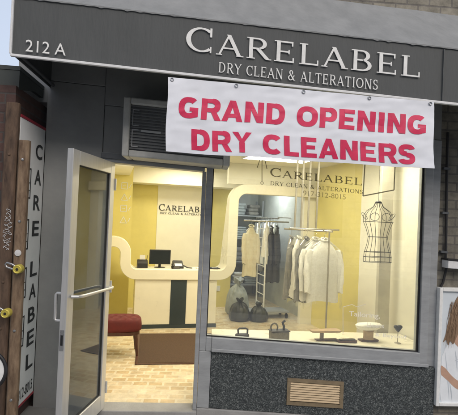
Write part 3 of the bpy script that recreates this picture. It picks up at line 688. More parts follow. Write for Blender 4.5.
m = MB(); w = .03
m.box(PX0,PX0+w,PY-.02,-.002,PZ0,PZ1); m.box(PX1-w,PX1,PY-.02,-.002,PZ0,PZ1); m.box(PX0+w+.0005,PX1-w-.0005,PY-.0195,-.0025,PZ0+.0005,PZ0+w); m.box(PX0+w+.0005,PX1-w-.0005,PY-.0195,-.0025,PZ1-w,PZ1-.0005)
m.build('poster_frame', 'letter_white', ps, bevel=.004)
m = MB(); m.box(PX0+w,PX1-w,PY,PY+.02,PZ0+w,PZ1-w); m.build('poster_print', 'print_bg', ps)
def smooth2(P, n=6):
    out = []; N = len(P)
    for i in range(N):
        p0, p1, p2, p3 = (Vector(P[(i+k-1) % N]) for k in range(4))
        for j in range(n):
            t = j/n; out.append(tuple(.5*((2*p1)+(p2-p0)*t+(2*p0-5*p1+4*p2-p3)*t*t+(3*p1-p0-3*p2+p3)*t**3)))
    return out
def flat(name, poly, mm, y):
    poly = smooth2(poly); MB().prism(poly, 'y', y, y-.0006).build(name, mm, ps)
def pw(px, py): p = at(px, py, PY); return (p.x, p.z-K*p.x)
flat('printed_shirt', [pw(*c) for c in ((441.5,362),(443,354),(447,346),(452,342),(460,342),(470,346),(484,352),(486,400),(462,403),(441.5,402))], 'print_shirt', PY-.001)
for k, (a, b_, c, d) in enumerate(((445,352,449,400),(449,380,452,402),(455,350,457,372),(463,352,460,400))):
    flat('printed_fold', [pw(a,b_), pw((a+c)/2+1.0,(b_+d)/2), pw(c,d), pw((a+c)/2-.2,(b_+d)/2)], 'print_fold', PY-.0017-.00005*k)
flat('printed_neck', [pw(*c) for c in ((456,330),(463,330),(466,342),(462,349),(457,346),(454,341))], 'print_skin', PY-.0018)
flat('printed_arm', [pw(*c) for c in ((440.9,366),(443,366.5),(446,369),(450,374),(456,379.5),(463,383),(468,386),(467,392),(461,391),(454,387),(448,381),(443,376.5),(440.9,374))], 'print_skin', PY-.002)
flat('printed_face', [pw(*c) for c in ((457,302),(463,298),(472,300),(476,312),(473,328),(466,336),(459,330),(456,316))], 'print_skin', PY-.0021)
hp = [(453,306),(458,296),(468,290),(478,294),(482,306),(483,330),(478,344),(476,310),(468,300),(460,304),(458,318),(459,330),(456,338),(453,344),(450,341),(448,345),(446,340),(443,342),(445.5,334),(447,326),(450,316)]
flat('printed_hair', [pw(*c) for c in hp], 'print_hair', PY-.003)
rr = random.Random(17)
for k in range(44):                                     # loose strands of the printed hair
    x0 = 450+k*.2+rr.uniform(-.4,.4); x1 = x0-6+rr.uniform(-1.2,2.5); y1 = 341+rr.uniform(-5,7); y0 = 306+rr.uniform(-4,6); w_ = rr.uniform(.07,.2)
    pl = [(x0+(x1-x0)*t+1.1*math.sin(t*7+k), y0+(y1-y0)*t) for t in (0,.2,.4,.6,.8,1)]
    flat('printed_strand', [pw(x-w_*(1-i/5.5), y) for i, (x,y) in enumerate(pl)]+[pw(x+w_*(1-i/5.5), y) for i, (x,y) in reversed(list(enumerate(pl)))], ('print_hair','print_hair_light','print_hair_dark')[k % 3], PY-.0037-.00002*k)
m = MB(); a = pw(455,362); b_ = pw(475,356); sans_add(m, 'C T', lambda u,v: (a[0]+(b_[0]-a[0])*u, PY-.0028, a[1]+.028*v)); m.build('printed_letters', 'print_fold', ps)

# ================================================================== inside: floor, walls, ceiling (structure), coordinates (a, b, z) turned 11 degrees
WT, CT = 2.5, 2.56
def front(b=0.075): return b
struct(MB().prism([(-1.0,.0),(2.75,-.5),(2.75,7.2),(-1.0,7.2)], 'z', -.15, 0).build('shop_floor', 'tile', sp=lambda p: I(p) if I(p).y > .1 else Vector((I(p).x,.1,p[2]))))
struct(MB().prism([(-1.1,.3),(2.75,-.42),(2.75,7.2),(-1.1,7.2)], 'z', CT, CT+.1).build('ceiling', 'ceiling', sp=I))
wl_ = MB(); wl_.box(-.98,-.86,2.5005,3.45,0,CT); wl_.box(-.98,-.445,3.4505,4.7,0,CT); struct(wl_.build('wall_left', 'yellow', sp=I))
wl_ = MB(); wl_.box(-.98,-.86,.23,2.5,0,CT); struct(wl_.build('wall_left', 'cream', sp=I))
wb = MB(); wb.box(-.445,.052,4.45,4.55,0,CT); wb.box(1.02,1.50,4.45,4.55,0,CT); struct(wb.build('wall_back', 'yellow', sp=I))
wb = MB(); wb.box(.0525,1.0195,4.44,4.55,0,CT); struct(wb.build('wall_back', 'cream', sp=I))
bk = MB(); bk.box(-.86,1.5,3.95,4.4395,2.235,CT-.001); bk.box(-.86,-.5,2.1,3.4495,2.30,CT-.0012); struct(bk.build('bulkhead', 'cream', sp=I))
wr = MB(); wr.box(2.5,2.6,-.33,1.55,0,CT); struct(wr.build('wall_right', 'cream', sp=I))
wr = MB(); wr.box(2.501,2.6,1.5505,3.06,0,CT); struct(wr.build('wall_right', 'yellow', sp=I))
pt = MB(); pt.box(1.0,2.5,2.96,3.06,2.23,CT-.0015); pt.box(2.30,2.5,2.96,3.06,0,2.229); struct(pt.build('partition', 'cream', sp=I))
wk = MB(); wk.box(1.505,2.5,6.0,6.1,0,CT); wk.box(2.501,2.6,3.0605,6.1,0,CT); wk.box(1.40,1.5,4.5505,6.1,0,CT); struct(wk.build('workroom_wall', 'bluegrey', sp=I))
# ceiling lights (lit)
def ceiling_light(a0, a1, b0, b1, m, label):
    t = thing('ceiling_light', label, 'light', I(((a0+a1)/2,(b0+b1)/2,CT)), 'ceiling light panels in the shop')
    MB().box(a0,a1,b0,b1,CT-.03,CT-.012).build('diffuser', m, t, I)
    f = MB(); w = .025
    f.box(a0-w,a0,b0-w,b1+w,CT-.035,CT-.0005); f.box(a1,a1+w,b0-w,b1+w,CT-.035,CT-.0005); f.box(a0+.0005,a1-.0005,b0-w,b0,CT-.0345,CT-.001); f.box(a0+.0005,a1-.0005,b1,b1+w,CT-.0345,CT-.001)
    f.build('light_frame', 'white_trim', t, I)
ceiling_light(.0,.5,1.5,2.3,'lit','lit warm ceiling panel above the brown door mat')
ceiling_light(1.0,1.9,1.9,2.2,'lit','lit warm ceiling panel in front of the workroom opening')
ceiling_light(.7,2.2,.30,.72,'lit','added unseen ceiling panel lighting the window deck and shirts')  # added out of view to light the shirt fronts and the interior
ceiling_light(.1,.9,3.3,3.6,'lit','lit warm ceiling panel above the counter')
ceiling_light(1.7,2.3,4.2,4.6,'lit_cool','lit cool ceiling panel in the workroom behind')
# wall sign inside
isg = thing('wall_lettering', 'dark shop name lettering on the cream back wall behind counter', 'sign', I((.5,4.43,1.8)))
m = MB(); serif_mesh(m, 'CARELABEL', .075, 1.15*.9, 1.775, .125, 4.4395, .012, .84); m.build('name_letters', 'ink', isg, I)
m = MB(); serif_mesh(m, 'DRY CLEAN & ALTERATIONS', .1, 1.0, 1.715, .035, 4.4395, .006, 1); m.build('tagline_letters', 'ink', isg, I)
ws = thing('wall_symbols', 'white line symbols on the yellow wall left of the counter', 'sign', I((-.6,3.44,1.5)))
m = MB(); yb = 3.449
for k, z in enumerate((2.08,1.9,1.72,1.54)):
    x = -.62
    if k % 2: line2d(m, [(x,z),(x+.1,z),(x+.05,z+.1)], .010, yb, .004, True)
    else: line2d(m, [(x,z),(x+.09,z),(x+.09,z+.1),(x,z+.1)], .010, yb, .004, True); line2d(m, [(x+.02,z+.05),(x+.07,z+.05)], .008, yb-.001, .004)
    line2d(m, [(x+.12,z+.02),(x+.15,z+.08)], .009, yb, .004)
m.build('symbol_outline', 'white_trim', ws, I)

# counter with its flowing ribbon
ct = thing('service_counter', 'cream reception counter with curved ribbon top and dark stripe', 'counter', I((.3,3,0)))
def arc(cx, cz, r, a0, a1, n=10): return [(cx+r*math.cos(R(a0+(a1-a0)*i/n)), cz+r*math.sin(R(a0+(a1-a0)*i/n))) for i in range(n+1)]
path = [(-.86,1.275)]+arc(-.70,1.105,.17,90,0)+arc(-.36,.97,.17,180,270)+arc(.885,.99,.19,-90,0)+arc(1.285,1.945,.21,180,90)+[(2.46,2.155)]
hw = .077; L_, R_ = [], []
for i, p in enumerate(path):
    a = Vector(path[max(i-1,0)]); b_ = Vector(path[min(i+1,len(path)-1)]); d = (b_-a).normalized(); nn = Vector((-d.y,d.x))
    L_.append(Vector(p)+nn*hw); R_.append(Vector(p)-nn*hw)
m = MB(); n = len(path); y0 = 2.86
yb = [3.30-.29*min(1,max(0,(p[1]-1.0)/.35)) if p[0] > .6 else 3.30-.2*min(1,max(0,(p[1]-.9)/.2)) for p in path]
vs = [(q.x,y0,q.y) for q in L_]+[(q.x,y0,q.y) for q in R_]+[(q.x,y,q.y) for q,y in zip(L_,yb)]+[(q.x,y,q.y) for q,y in zip(R_,yb)]; fs = []
for i in range(n-1):
    fs += [(i,i+1,n+i+1,n+i),(2*n+i,3*n+i,3*n+i+1,2*n+i+1),(i,2*n+i,2*n+i+1,i+1),(n+i,n+i+1,3*n+i+1,3*n+i)]
fs += [(0,n,3*n,2*n),(n-1,3*n-1,4*n-1,2*n-1)]
m.add(vs, fs); m.build('ribbon_top', 'cream_gloss', ct, I, smooth=True, bevel=.008)
m = MB(); m.box(-.375,.155,2.885,3.25,.056,.722); m.box(.393,.862,2.885,3.25,.056,.722); m.each('front_panel', 'cream_gloss', ct, I, bevel=.004)
m = MB(); m.box(.1555,.3925,2.878,3.24,.056,.7215); m.build('dark_stripe', 'navy', ct, I)
m = MB(); m.box(-.385,.87,2.872,3.2,0,.0555); m.build('plinth', 'navy', ct, I)
CZ = .87
def onc(a, b): return I((a,b,CZ))
mo = thing('computer_monitor', 'dark computer monitor standing on the counter', 'monitor', onc(.0,3.12))
m = MB(); m.box(-.165,.16,3.10,3.135,CZ+.06,CZ+.285); m.build('bezel', 'black', mo, I, bevel=.008)
m = MB(); m.box(-.15,.145,3.096,3.0995,CZ+.075,CZ+.27); m.build('screen', 'screen', mo, I)
m = MB(); m.lathe([(.0001,0),(.09,0),(.085,.012),(.02,.018),(.018,.09),(.0001,.09)], (0,3.15,CZ), 16); m.build('stand', 'black', mo, I, smooth=True)
cr = thing('card_terminal', 'dark card terminal on the counter right of the monitor', 'card reader', onc(.3,3.1))
m = MB(); m.prism([(3.02,CZ),(3.2,CZ),(3.2,CZ+.12),(3.02,CZ+.04)], 'x', .2,.36); m.build('terminal_body', 'black', cr, I, bevel=.01)
m = MB(); m.prism([(3.03,CZ+.0455),(3.1,CZ+.0755),(3.1,CZ+.0775),(3.03,CZ+.0475)], 'x', .225,.335); m.build('keypad', 'paper', cr, I)
m = MB(); m.tube([(.36,3.1,CZ+.05),(.42,3.08,CZ+.02),(.5,3.06,CZ+.012)], .01, 6); m.build('cable', 'black', cr, I, smooth=True)
pr = thing('receipt_printer', 'small black receipt printer on the counter left of the monitor', 'printer', onc(-.27,3.1))
m = MB(); m.prism([(3.02,CZ),(3.22,CZ),(3.22,CZ+.12),(3.1,CZ+.13),(3.02,CZ+.08)], 'x', -.345,-.19); m.build('printer_body', 'black', pr, I, bevel=.012)
m = MB(); m.prism([(3.1,CZ+.13),(3.103,CZ+.13),(3.09,CZ+.2),(3.087,CZ+.2)], 'x', -.31,-.23); m.build('receipt', 'paper', pr, I)
tr = thing('tray', 'shallow dark tray at the right end of the counter', 'tray', onc(.7,3.08))
m = MB(); m.lathe([(.0001,0),(.10,0),(.13,.025),(.122,.025),(.095,.008),(.0001,.008)], (.86,3.08,CZ), 20, 1, .7); m.build('tray_dish', 'black', tr, I, smooth=True)
m = MB(); m.box(.82,.9,3.05,3.11,CZ+.0085,CZ+.02); m.build('note_pad', 'paper', tr, I)
st2 = tag(MB().box(.56,.70,2.99,3.1,CZ,CZ+.025).build('paper_stack', 'paper', sp=I), 'small stack of white papers on the counter by the tray', 'papers')

pn = thing('pen_cup', 'dark pen cup with pens at the left end of the counter', 'cup', onc(-.12,3.2))
m = MB(); m.lathe([(.0001,0),(.035,0),(.037,.09),(.033,.09),(.031,.01),(.0001,.01)], (-.22,3.25,CZ+.0), 16); m.build('cup_body', 'navy', pn, I, smooth=True)
m = MB()
for k in range(5): m.tube([(-.22+.012*math.cos(k*2),3.25+.012*math.sin(k*2),CZ+.015),(-.22+.035*math.cos(k*2.1),3.25+.035*math.sin(k*2.1),CZ+.15+.01*k)], .004, 6)
m.each('pen', 'iron_black', pn, I)
tp_ = thing('telephone', 'black desk telephone between the monitor and the card terminal', 'telephone', onc(.2,3.0))
m = MB(); m.prism([(2.94,CZ),(3.08,CZ),(3.08,CZ+.05),(2.94,CZ+.02)], 'x', .17,.19+.1); m.build('phone_base', 'iron_black', tp_, I, bevel=.006)
m = MB(); m.tube([(.185,2.95,CZ+.045),(.185,2.97,CZ+.06),(.185,3.05,CZ+.075),(.185,3.07,CZ+.068)], [.014,.011,.011,.014], 8); m.build('handset', 'black', tp_, I, smooth=True)
so_ = thing('wall_socket', 'small white socket low on the yellow wall right of the counter', 'socket', I((1.2,4.45,.35)))
m = MB(); m.box(1.16,1.30,4.435,4.4495,.30,.40); m.build('socket_plate', 'white_trim', so_, I, bevel=.004)
# brown mat, red bench
mt = thing('door_mat', 'dark brown door mat on the tiled shop floor', 'mat', I((.1,1.9,0)))
def MR(p): return I((p[0]+.085*(p[1]-1.24), p[1]-.085*(p[0]+.43), p[2]))     # the mat lies a little askew
m = MB(); m.box(-.40,.62,1.27,2.54,.004,.014); m.build('mat_pile', 'mat_brown', mt, MR)
m = MB(); m.box(-.43,-.401,1.24,2.57,.0035,.012); m.box(.621,.65,1.24,2.57,.0035,.012); m.box(-.4005,.6205,1.24,1.269,.0035,.0118); m.box(-.4005,.6205,2.541,2.57,.0035,.0118); m.each('mat_border', 'wood_dark', mt, MR)
bc = thing('tufted_stool', 'rounded dark red tufted velvet stool with dark wooden legs beside the door', 'stool', I((-.60,1.68,0)))
sa0, sb0, ra, rb = -.605, 1.70, .262, .205
def sup(t, e=.62): return math.copysign(abs(math.cos(t))**e, math.cos(t)), math.copysign(abs(math.sin(t))**e, math.sin(t))
rings = []; ns = 72
for q, zz in ((.93,.295),(.985,.305),(1.0,.335),(1.0,.375),(.985,.405),(.95,.425),(.9,.437)):
    rings.append([(sa0+ra*q*sup(2*math.pi*k/ns)[0]*(1+.008*math.sin(k*1.4)), sb0+rb*q*sup(2*math.pi*k/ns)[1], zz) for k in range(ns)])
for q in (.82,.74,.66,.58,.5,.42,.34,.26,.18,.1,.03):
    ring = []
    for k in range(ns):
        x, y = ra*q*sup(2*math.pi*k/ns)[0], rb*q*sup(2*math.pi*k/ns)[1]
        tuft = max(math.exp(-(((x/.105+.5*(j % 2)) % 1-.5)**2*.011+(y-(j-1.5)*.1)**2)/.00055) for j in range(4))
        ring.append((sa0+x, sb0+y, .437+.014*(1-q*q)-.024*tuft))
    rings.append(ring)
m = MB().loops(rings); m.build('cushion', 'red_vel', bc, I, smooth=True)
m = MB(); m.loops([[(sa0+ra*q*sup(2*math.pi*k/48)[0], sb0+rb*q*sup(2*math.pi*k/48)[1], z) for k in range(48)] for q, z in ((.88,.25),(.92,.252),(.92,.292),(.9,.2945))]); m.build('seat_rail', 'wood_dark', bc, I, smooth=True)
for sa_ in (-1,1):
    for sb_ in (-1,1):
        a, b = sa0+sa_*ra*.72, sb0+sb_*rb*.7
        m = MB(); m.tube([(a+sa_*.022,b+sb_*.018,.0),(a+sa_*.02,b+sb_*.016,.04),(a+sa_*.008,b+sb_*.006,.16),(a,b,.252)], [.012,.014,.019,.025], 12); m.build('leg', 'wood_dark', bc, I, smooth=True)

# ================================================================== display deck and the things on it
DK = .555
def Yof(a, b): return SI*a+CI*b
dk = MB(); pA = I((.12,.62,0)); pB = I((2.49,.62,0)); pC = I((2.49,-.36,0))
dk.prism([(.15,.075),(2.44,.075),(pB.x,pB.y),(.16,pA.y+.0)], 'z', DK-.05, DK)
dkt = thing('display_deck', 'cream display deck inside the shop window', 'display shelf', (1.2,.3,0))
dk.build('deck_board', 'cream_gloss', dkt, S, bevel=.004)
MB().prism([(.16,.09),(2.42,.09),(pB.x-.02,pB.y-.04),(.17,pA.y-.03)], 'z', 0.02, DK-.051).build('deck_base', 'cream', dkt, lambda p: Vector((p[0],p[1],p[2]-(K*p[0] if p[2] > .1 else 0))))
def ond(a, b): p = I((a,b,0)); return Vector((p.x, p.y, DK-K*p.x))
def T(root, mb): o = ORG[root]; c_, s_ = math.cos(AI), math.sin(AI); mb.v = [Vector((o.x+v.x*c_-v.y*s_, o.y+v.x*s_+v.y*c_, o.z+v.z)) for v in mb.v]; return mb
ir = thing('flat_iron', 'small antique black and silver flat iron, leftmost on the deck', 'iron', ond(.50,.24))
sole = [(-.085,0),(-.06,.035),(.0,.043),(.07,.043),(.07,-.043),(.0,-.043),(-.06,-.035)]
T(ir, MB().prism(sole, 'z', 0, .025)).build('sole_plate', 'steel', ir, bevel=.004)
T(ir, MB().prism([(x*.85,y*.8) for x,y in sole], 'z', .0255, .05)).build('iron_body', 'iron_black', ir, bevel=.006)
T(ir, MB().tube([(-.04,0,.05),(-.045,0,.085),(-.03,0,.1),(.03,0,.1),(.05,0,.09),(.05,0,.05)], .009, 10)).build('handle', 'iron_black', ir, smooth=True)
sd = thing('charcoal_iron', 'large antique grey box iron with looped handle on the deck', 'iron', ond(.875,.24))
T(sd, MB().prism([(-.095,-.045),(.09,-.05),(.09,.05),(-.095,.045)], 'z', 0, .085)).build('box_body', 'iron_grey', sd, bevel=.012)
T(sd, MB().box(-.1,.095,-.054,.054,.0855,.095)).build('lid', 'iron_black', sd, bevel=.004)
T(sd, MB().tube([(-.055+.035*math.cos(t*.5),0,.12+.04*math.sin(t*.5)) for t in range(13)], .008, 8, closed=True)).build('loop_handle', 'iron_grey', sd, smooth=True)
T(sd, MB().tube([(.045,0,.09),(.045,0,.13),(.03,0,.165),(.055,0,.185)], .013, 8)).build('chimney', 'iron_black', sd, smooth=True)
sb = thing('sleeve_board', 'pale wooden sleeve board on a stand on the deck', 'ironing board', ond(1.37,.26))
bd_ = [(-.15,0)]+[(-.12+.045*math.cos(R(a))*1.0,.045*math.sin(R(a))) for a in (150,120,90)]+[(.14,.06),(.165,.04),(.165,-.04),(.14,-.06)]+[(-.12+.045*math.cos(R(a)),.045*math.sin(R(a))) for a in (270,240,210)]
T(sb, MB().prism(bd_[::-1], 'z', .085, .105)).build('board', 'wood', sb, bevel=.006)
T(sb, MB().box(-.045,-.02,-.02,.02,.012,.0845)).build('support', 'iron_grey', sb)
T(sb, MB().box(-.1,.14,-.03,.03,0,.0115)).build('stand_foot', 'wood_dark', sb, bevel=.003)
sv = tag(T(dkt, MB()).build('x', 'black'), 'x', 'x'); bpy.data.objects.remove(sv)
tb = thing('pressing_block', 'low dark wooden pressing block lying flat on the deck', 'block', ond(1.59,.2))
T(tb, MB().prism([(-.11,-.03),(.09,-.038),(.11,0),(.09,.038),(-.11,.03)], 'z', .0, .022)).build('block_base', 'wood_dark', tb, bevel=.006)
T(tb, MB().prism([(-.09,-.02),(.07,-.028),(.09,0),(.07,.028),(-.09,.02)], 'z', .0225, .034)).build('block_pad', 'iron_black', tb, bevel=.005)
sp_ = thing('tailor_ham_stand', 'wooden pedestal with padded linen top on the deck near the slogan', 'stand', ond(1.87,.27))
T(sp_, MB().box(-.10,.10,-.04,.04,0,.02)).build('stand_base', 'wood_dark', sp_, bevel=.004)
T(sp_, MB().lathe([(.0001,.0205),(.055,.0205),(.05,.05),(.052,.1),(.06,.11),(.0001,.11)], (0,0,0), 20)).build('pedestal', 'wood', sp_, smooth=True)
T(sp_, MB().lathe([(.0001,.1105),(.09,.115),(.14,.14),(.15,.165),(.13,.18),(.0001,.185)], (0,0,0), 24, 1, .5)).build('padded_top', 'shirt', sp_, smooth=True)
pc = thing('pin_cushion', 'black heart shaped pin cushion on a thin stand, rightmost on deck', 'pin cushion', ond(2.17,.2))
T(pc, MB().lathe([(.0001,0),(.035,0),(.03,.008),(.004,.012),(.004,.12),(.0001,.12)], (0,0,0), 14)).build('pin_stand', 'rod', pc, smooth=True)
ht = [(0,.115)]+[(.022+.024*math.cos(R(a)),.17+.02*math.sin(R(a))) for a in (-10,30,70,110,150)]+[(-.022+.024*math.cos(R(a)),.17+.02*math.sin(R(a))) for a in (30,70,110,150,190)]
T(pc, MB().prism(ht, 'y', -.015, .015)).build('heart', 'black', pc, bevel=.006)
# wire dress form hanging in the window
wd = thing('wire_dress_form', 'black wire dress form hanging in the window before the grey column', 'dress form', (1.6,.14,1.3))
def fz(px, py): p = at(px, py, .14); return p.x, p.z-K*p.x
prof = [(203,3.5),(207,5.5),(211,12),(216,15.5),(222,15.5),(229,12.5),(237,10),(245,11.5),(252,13.8),(257,14.5),(262,14.5)]
rg = []
for py, hwpx in prof:
    cx, cz = fz(378.5-(py-203)*.02, py); w_ = hwpx/FOC*4.09; rg.append((cx, cz, w_))
m = MB()
for cx, cz, w_ in [rg[0],rg[4],rg[6],rg[8],rg[9],rg[10]]:
    m.tube([(cx+w_*math.cos(2*math.pi*k/28), .14+w_*.55*math.sin(2*math.pi*k/28), cz) for k in range(28)], .0026, 6, closed=True)
for k in range(8):
    a = 2*math.pi*(k+.0)/8; m.tube([(cx+w_*math.cos(a), .14+w_*.55*math.sin(a), cz) for cx, cz, w_ in rg], .0022, 6)
for sx in (-1,1):                                        # bust hoops and shoulder caps
    cx, cz, w_ = rg[3]; m.tube([(cx+sx*.055+.042*math.cos(k*.45), .14-w_*.42, cz-.01+.036*math.sin(k*.45)) for k in range(14)], .0025, 5, closed=True)
    m.tube([(cx+sx*(w_-.01)+sx*.022*math.sin(k*.5), .14+.045*math.cos(k*.5), cz-.005+.035*math.sin(k*.5)*.9) for k in range(13)], .0025, 5, closed=True)
m.build('wire_cage', 'black', wd, smooth=True)
m = MB(); cx, cz, w_ = rg[0]; m.lathe([(.0001,0),(.03,0),(.028,.012),(.008,.022),(.0001,.024)], (cx,.14,cz), 14); m.build('neck_cap', 'black', wd, smooth=True)
MB().tube([(cx,.14,cz+.02),(cx,.14,CT)], .0015, 5).build('hanging_wire', 'black', wd)
cl = thing('display_column', 'slim square pale grey column standing behind the wire dress form', 'column', (1.75,.55,0))
cp = at(384.5,250,1.12); c0 = .01
m = MB(); m.box(cp.x-.07,cp.x+.07,1.09,1.16,c0,CT-.002); m.build('column_shaft', mat('column paint', (.52,.49,.40), .75), cl, bevel=.006)
m = MB(); m.box(cp.x-.085,cp.x+.085,1.075,1.175,.002,.06); m.build('column_foot', 'rod', cl, bevel=.004)

# ================================================================== clothes on rails
def garment(kind_mat, w, ln, label, seed, cat='shirt', sleeves=True, cover=False):
    """hangs from its origin (the rail), facing -y"""
    t = thing('hanging_'+cat, label, cat, (0,0,0), 'clothes hanging on rails')
    rr = random.Random(seed); n = 84; rings = []
    for j in range(29):
        f = j/28; z = -.11-ln*f
        if f < .12: ww = w*(.22+.78*(f/.12)**.6); dd = .022+.12*f
        else: ww = w*(1-.08*math.sin((f-.12)*3.2)+.06*f); dd = .037+.028*f
        ring = []
        for k in range(n):
            a = 2*math.pi*k/n; ca_, sa_ = math.cos(a), math.sin(a)
            fold = f**.7*(.011*math.sin(a*9+seed+f*2+2*noise.noise(Vector((a,f*3,seed))))+.007*math.sin(a*19+seed*2+f*3))+.006*noise.noise(Vector((ca_*4,sa_*4+seed,f*9)))
            x = ww*math.copysign(abs(ca_)**.75, ca_)*(1+.3*fold); y = (dd+fold)*math.copysign(abs(sa_)**.8, sa_)+fold*.6
            zz = z-(.10*abs(x/w)**1.2 if f < .2 else .10*abs(x/w)**1.2*max(0,(1-f)))+(.015*math.sin(a*3+seed) if j == 28 else 0)
            ring.append((x, y, zz))
        rings.append(ring)
    b = MB().loops(rings, True, False).build('body_cloth', kind_mat, t, smooth=True)
    if sleeves:
        for sx in (-1,1):
            pts = [(sx*w*.86,0,-.235),(sx*w*1.02,-.005,-.33),(sx*w*1.10,-.02,-.48),(sx*w*1.08,-.03,-.62),(sx*w*1.06,-.035,-.74)]
            m = MB(); sr = []
            for q in range(22):
                f = q/21*4; i0 = min(3, int(f)); c = Vector(pts[i0]).lerp(Vector(pts[i0+1]), f-i0); rad = (.047,.050,.046,.042,.036)[i0]*(1-f+i0)+(.047,.050,.046,.042,.036)[i0+1]*(f-i0)
                sr.append([(c.x+rad*(1+.12*math.sin(k*1.1+q*.9+seed)*min(1,q/4)+.1*noise.noise(Vector((k*.8,q*.5,seed))))*math.cos(k*math.pi/9), c.y+rad*.62*(1+.12*math.sin(k*1.1+q*.7))*math.sin(k*math.pi/9), c.z+.012*math.sin(k*.7)) for k in range(18)])
            m.loops(sr); m.build('sleeve', kind_mat, t, smooth=True)
        m = MB(); m.tube([(.05*math.cos(k*.6),.025*math.sin(k*.6)-.005,-.10+.02*math.sin(k*.6)) for k in range(11)], .010, 8, closed=True); m.build('collar', kind_mat, t, smooth=True)
        m = MB()
        for k in range(6): m.lathe([(.0001,0),(.006,.001),(.0001,.004)], (0,0,0), 8); m.v[-24:] = [Vector((v.x,-.085-.004*k-v.z,-.2-.1*k+v.y)) for v in m.v[-24:]]
        m.each('button', 'paper', t)
    if cover:                                             # thin plastic dry-cleaning cover
        rings = []
        for j in range(25):
            f = j/24; z = -.075-(ln+.12)*f; ww = w*1.22*(.25+.75*min(1,f/.14)**.6); dd = .05+.04*min(1,f/.2); ring = []
            for k in range(60):
                a = 2*math.pi*k/60; ca_, sa_ = math.cos(a), math.sin(a); wr = 1+.05*math.sin(a*8+f*5+seed)*f+.10*noise.noise(Vector((ca_*3,sa_*3,f*5+seed)))
                ring.append((ww*math.copysign(abs(ca_)**.75,ca_)*wr, dd*sa_*wr*1.1, z-.09*min(1,abs(ca_))**1.3*max(0,1-f*2)))
            rings.append(ring)
        MB().loops(rings, True, False).build('plastic_cover', 'plastic', t, smooth=True)
    m = MB(); m.tube([(0,0,-.09),(0,0,-.045),(.018,0,-.03),(.02,0,-.008),(0,0,.008),(-.018,0,-.002)], .0025, 6); m.tube([(-w*.8,0,-.19),(0,0,-.09),(w*.8,0,-.19)], .005, 6); m.each('hanger', 'steel', t)
    return t
def hang(t, a, b, z, rz): t.location = I((a,b,z)); t.rotation_euler.z = AI+R(rz)
RZ = 1.57
s1 = garment('shirt', .20, .74, 'spotted cream shirt on a hanger, frontmost on the window rail', 1, cover=True); hang(s1, 1.76, 1.12, RZ, 0)
s2 = dup(s1, I((1.71,1.26,RZ)), AI+R(16), 'spotted cream shirt directly behind the frontmost shirt on window rail')
s3 = garment('shirt_grey', .2, .78, 'grey shirt on a hanger third on the window rail', 4); hang(s3, 1.65, 1.40, RZ, 38)
s4 = dup(s1, I((1.60,1.52,RZ)), AI+R(52), 'spotted cream shirt fourth on the window rail, seen edge on')
s5 = dup(s3, I((1.55,1.66,RZ)), AI+R(62), 'grey shirt at the back end of the window rail')
rk = thing('garment_rail', 'ceiling hung garment rail of thin rods above the cream shirts', 'clothes rail', I((1.6,1.3,0)))
m = MB(); m.tube([(1.80,1.0,RZ+.0),(1.50,1.78,RZ)], .012, 10); m.tube([(1.30,1.12,RZ+.02),(1.96,1.14,RZ+.02)], .010, 10); m.build('rail_bar', 'chrome', rk, I, smooth=True)
m = MB()
for a in (1.38,1.46,1.55,1.66): m.tube([(a,1.16,RZ+.02),(a+.01,1.16,CT-.001)], .013, 8)
m.each('drop_rod', 'rod', rk, I, smooth=True)
m = MB(); m.tube([(1.76,1.0,.01),(1.76,1.0,RZ)], .011, 8); m.lathe([(.0001,0),(.06,0),(.05,.012),(.012,.02),(.0001,.02)], (1.76,1.0,0), 14); m.build('front_pole', 'rod', rk, I, smooth=True)
# rolling rack in the workroom opening
rr2 = thing('rolling_rack', 'white rolling clothes rack standing in the workroom opening', 'clothes rack', I((1.85,3.5,0)))
m = MB()
for b in (3.35,3.75): m.tube([(1.80,b,.12),(1.80,b,1.66)], .014, 8)
for k in range(9): m.tube([(1.80,3.35,.25+k*.16),(1.80,3.75,.25+k*.16)], .009, 6)
m.each('rack_tube', 'white_trim', rr2, I, smooth=True)
m = MB(); m.tube([(1.45,3.55,1.66),(2.28,3.55,1.66)], .014, 8); m.build('hanging_bar', 'chrome', rr2, I, smooth=True)
m = MB(); m.box(1.42,2.28,3.36,3.74,.10,.125); m.each('base_shelf', 'frame', rr2, I)
for a in (1.46,2.24):
    for b in (3.4,3.7):
        m = MB(); m.tube([(a-.012,b,.045),(a+.012,b,.045)], .044, 14); m.tube([(a,b,.06),(a,b,.1)], .01, 6); m.build('castor', 'black', rr2, I, smooth=True)
g1 = garment('shirt_pale', .13, .85, 'pale yellow long garment hanging leftmost in the workroom opening', 8, 'garment'); hang(g1, 1.58, 3.52, 1.67, 15)
g2 = garment('shirt', .09, .5, 'short cream garment hanging beside the white rack ladder', 9, 'garment'); hang(g2, 1.86, 3.5, 1.67, 55)
g3 = garment('shirt_dark', .13, .95, 'dark coat hanging edge on in the workroom opening', 10, 'coat'); hang(g3, 1.96, 3.54, 1.67, 60)
g4 = dup(g3, I((2.06,3.54,1.67)), AI+R(58), 'dark coat hanging rightmost on the rolling rack')
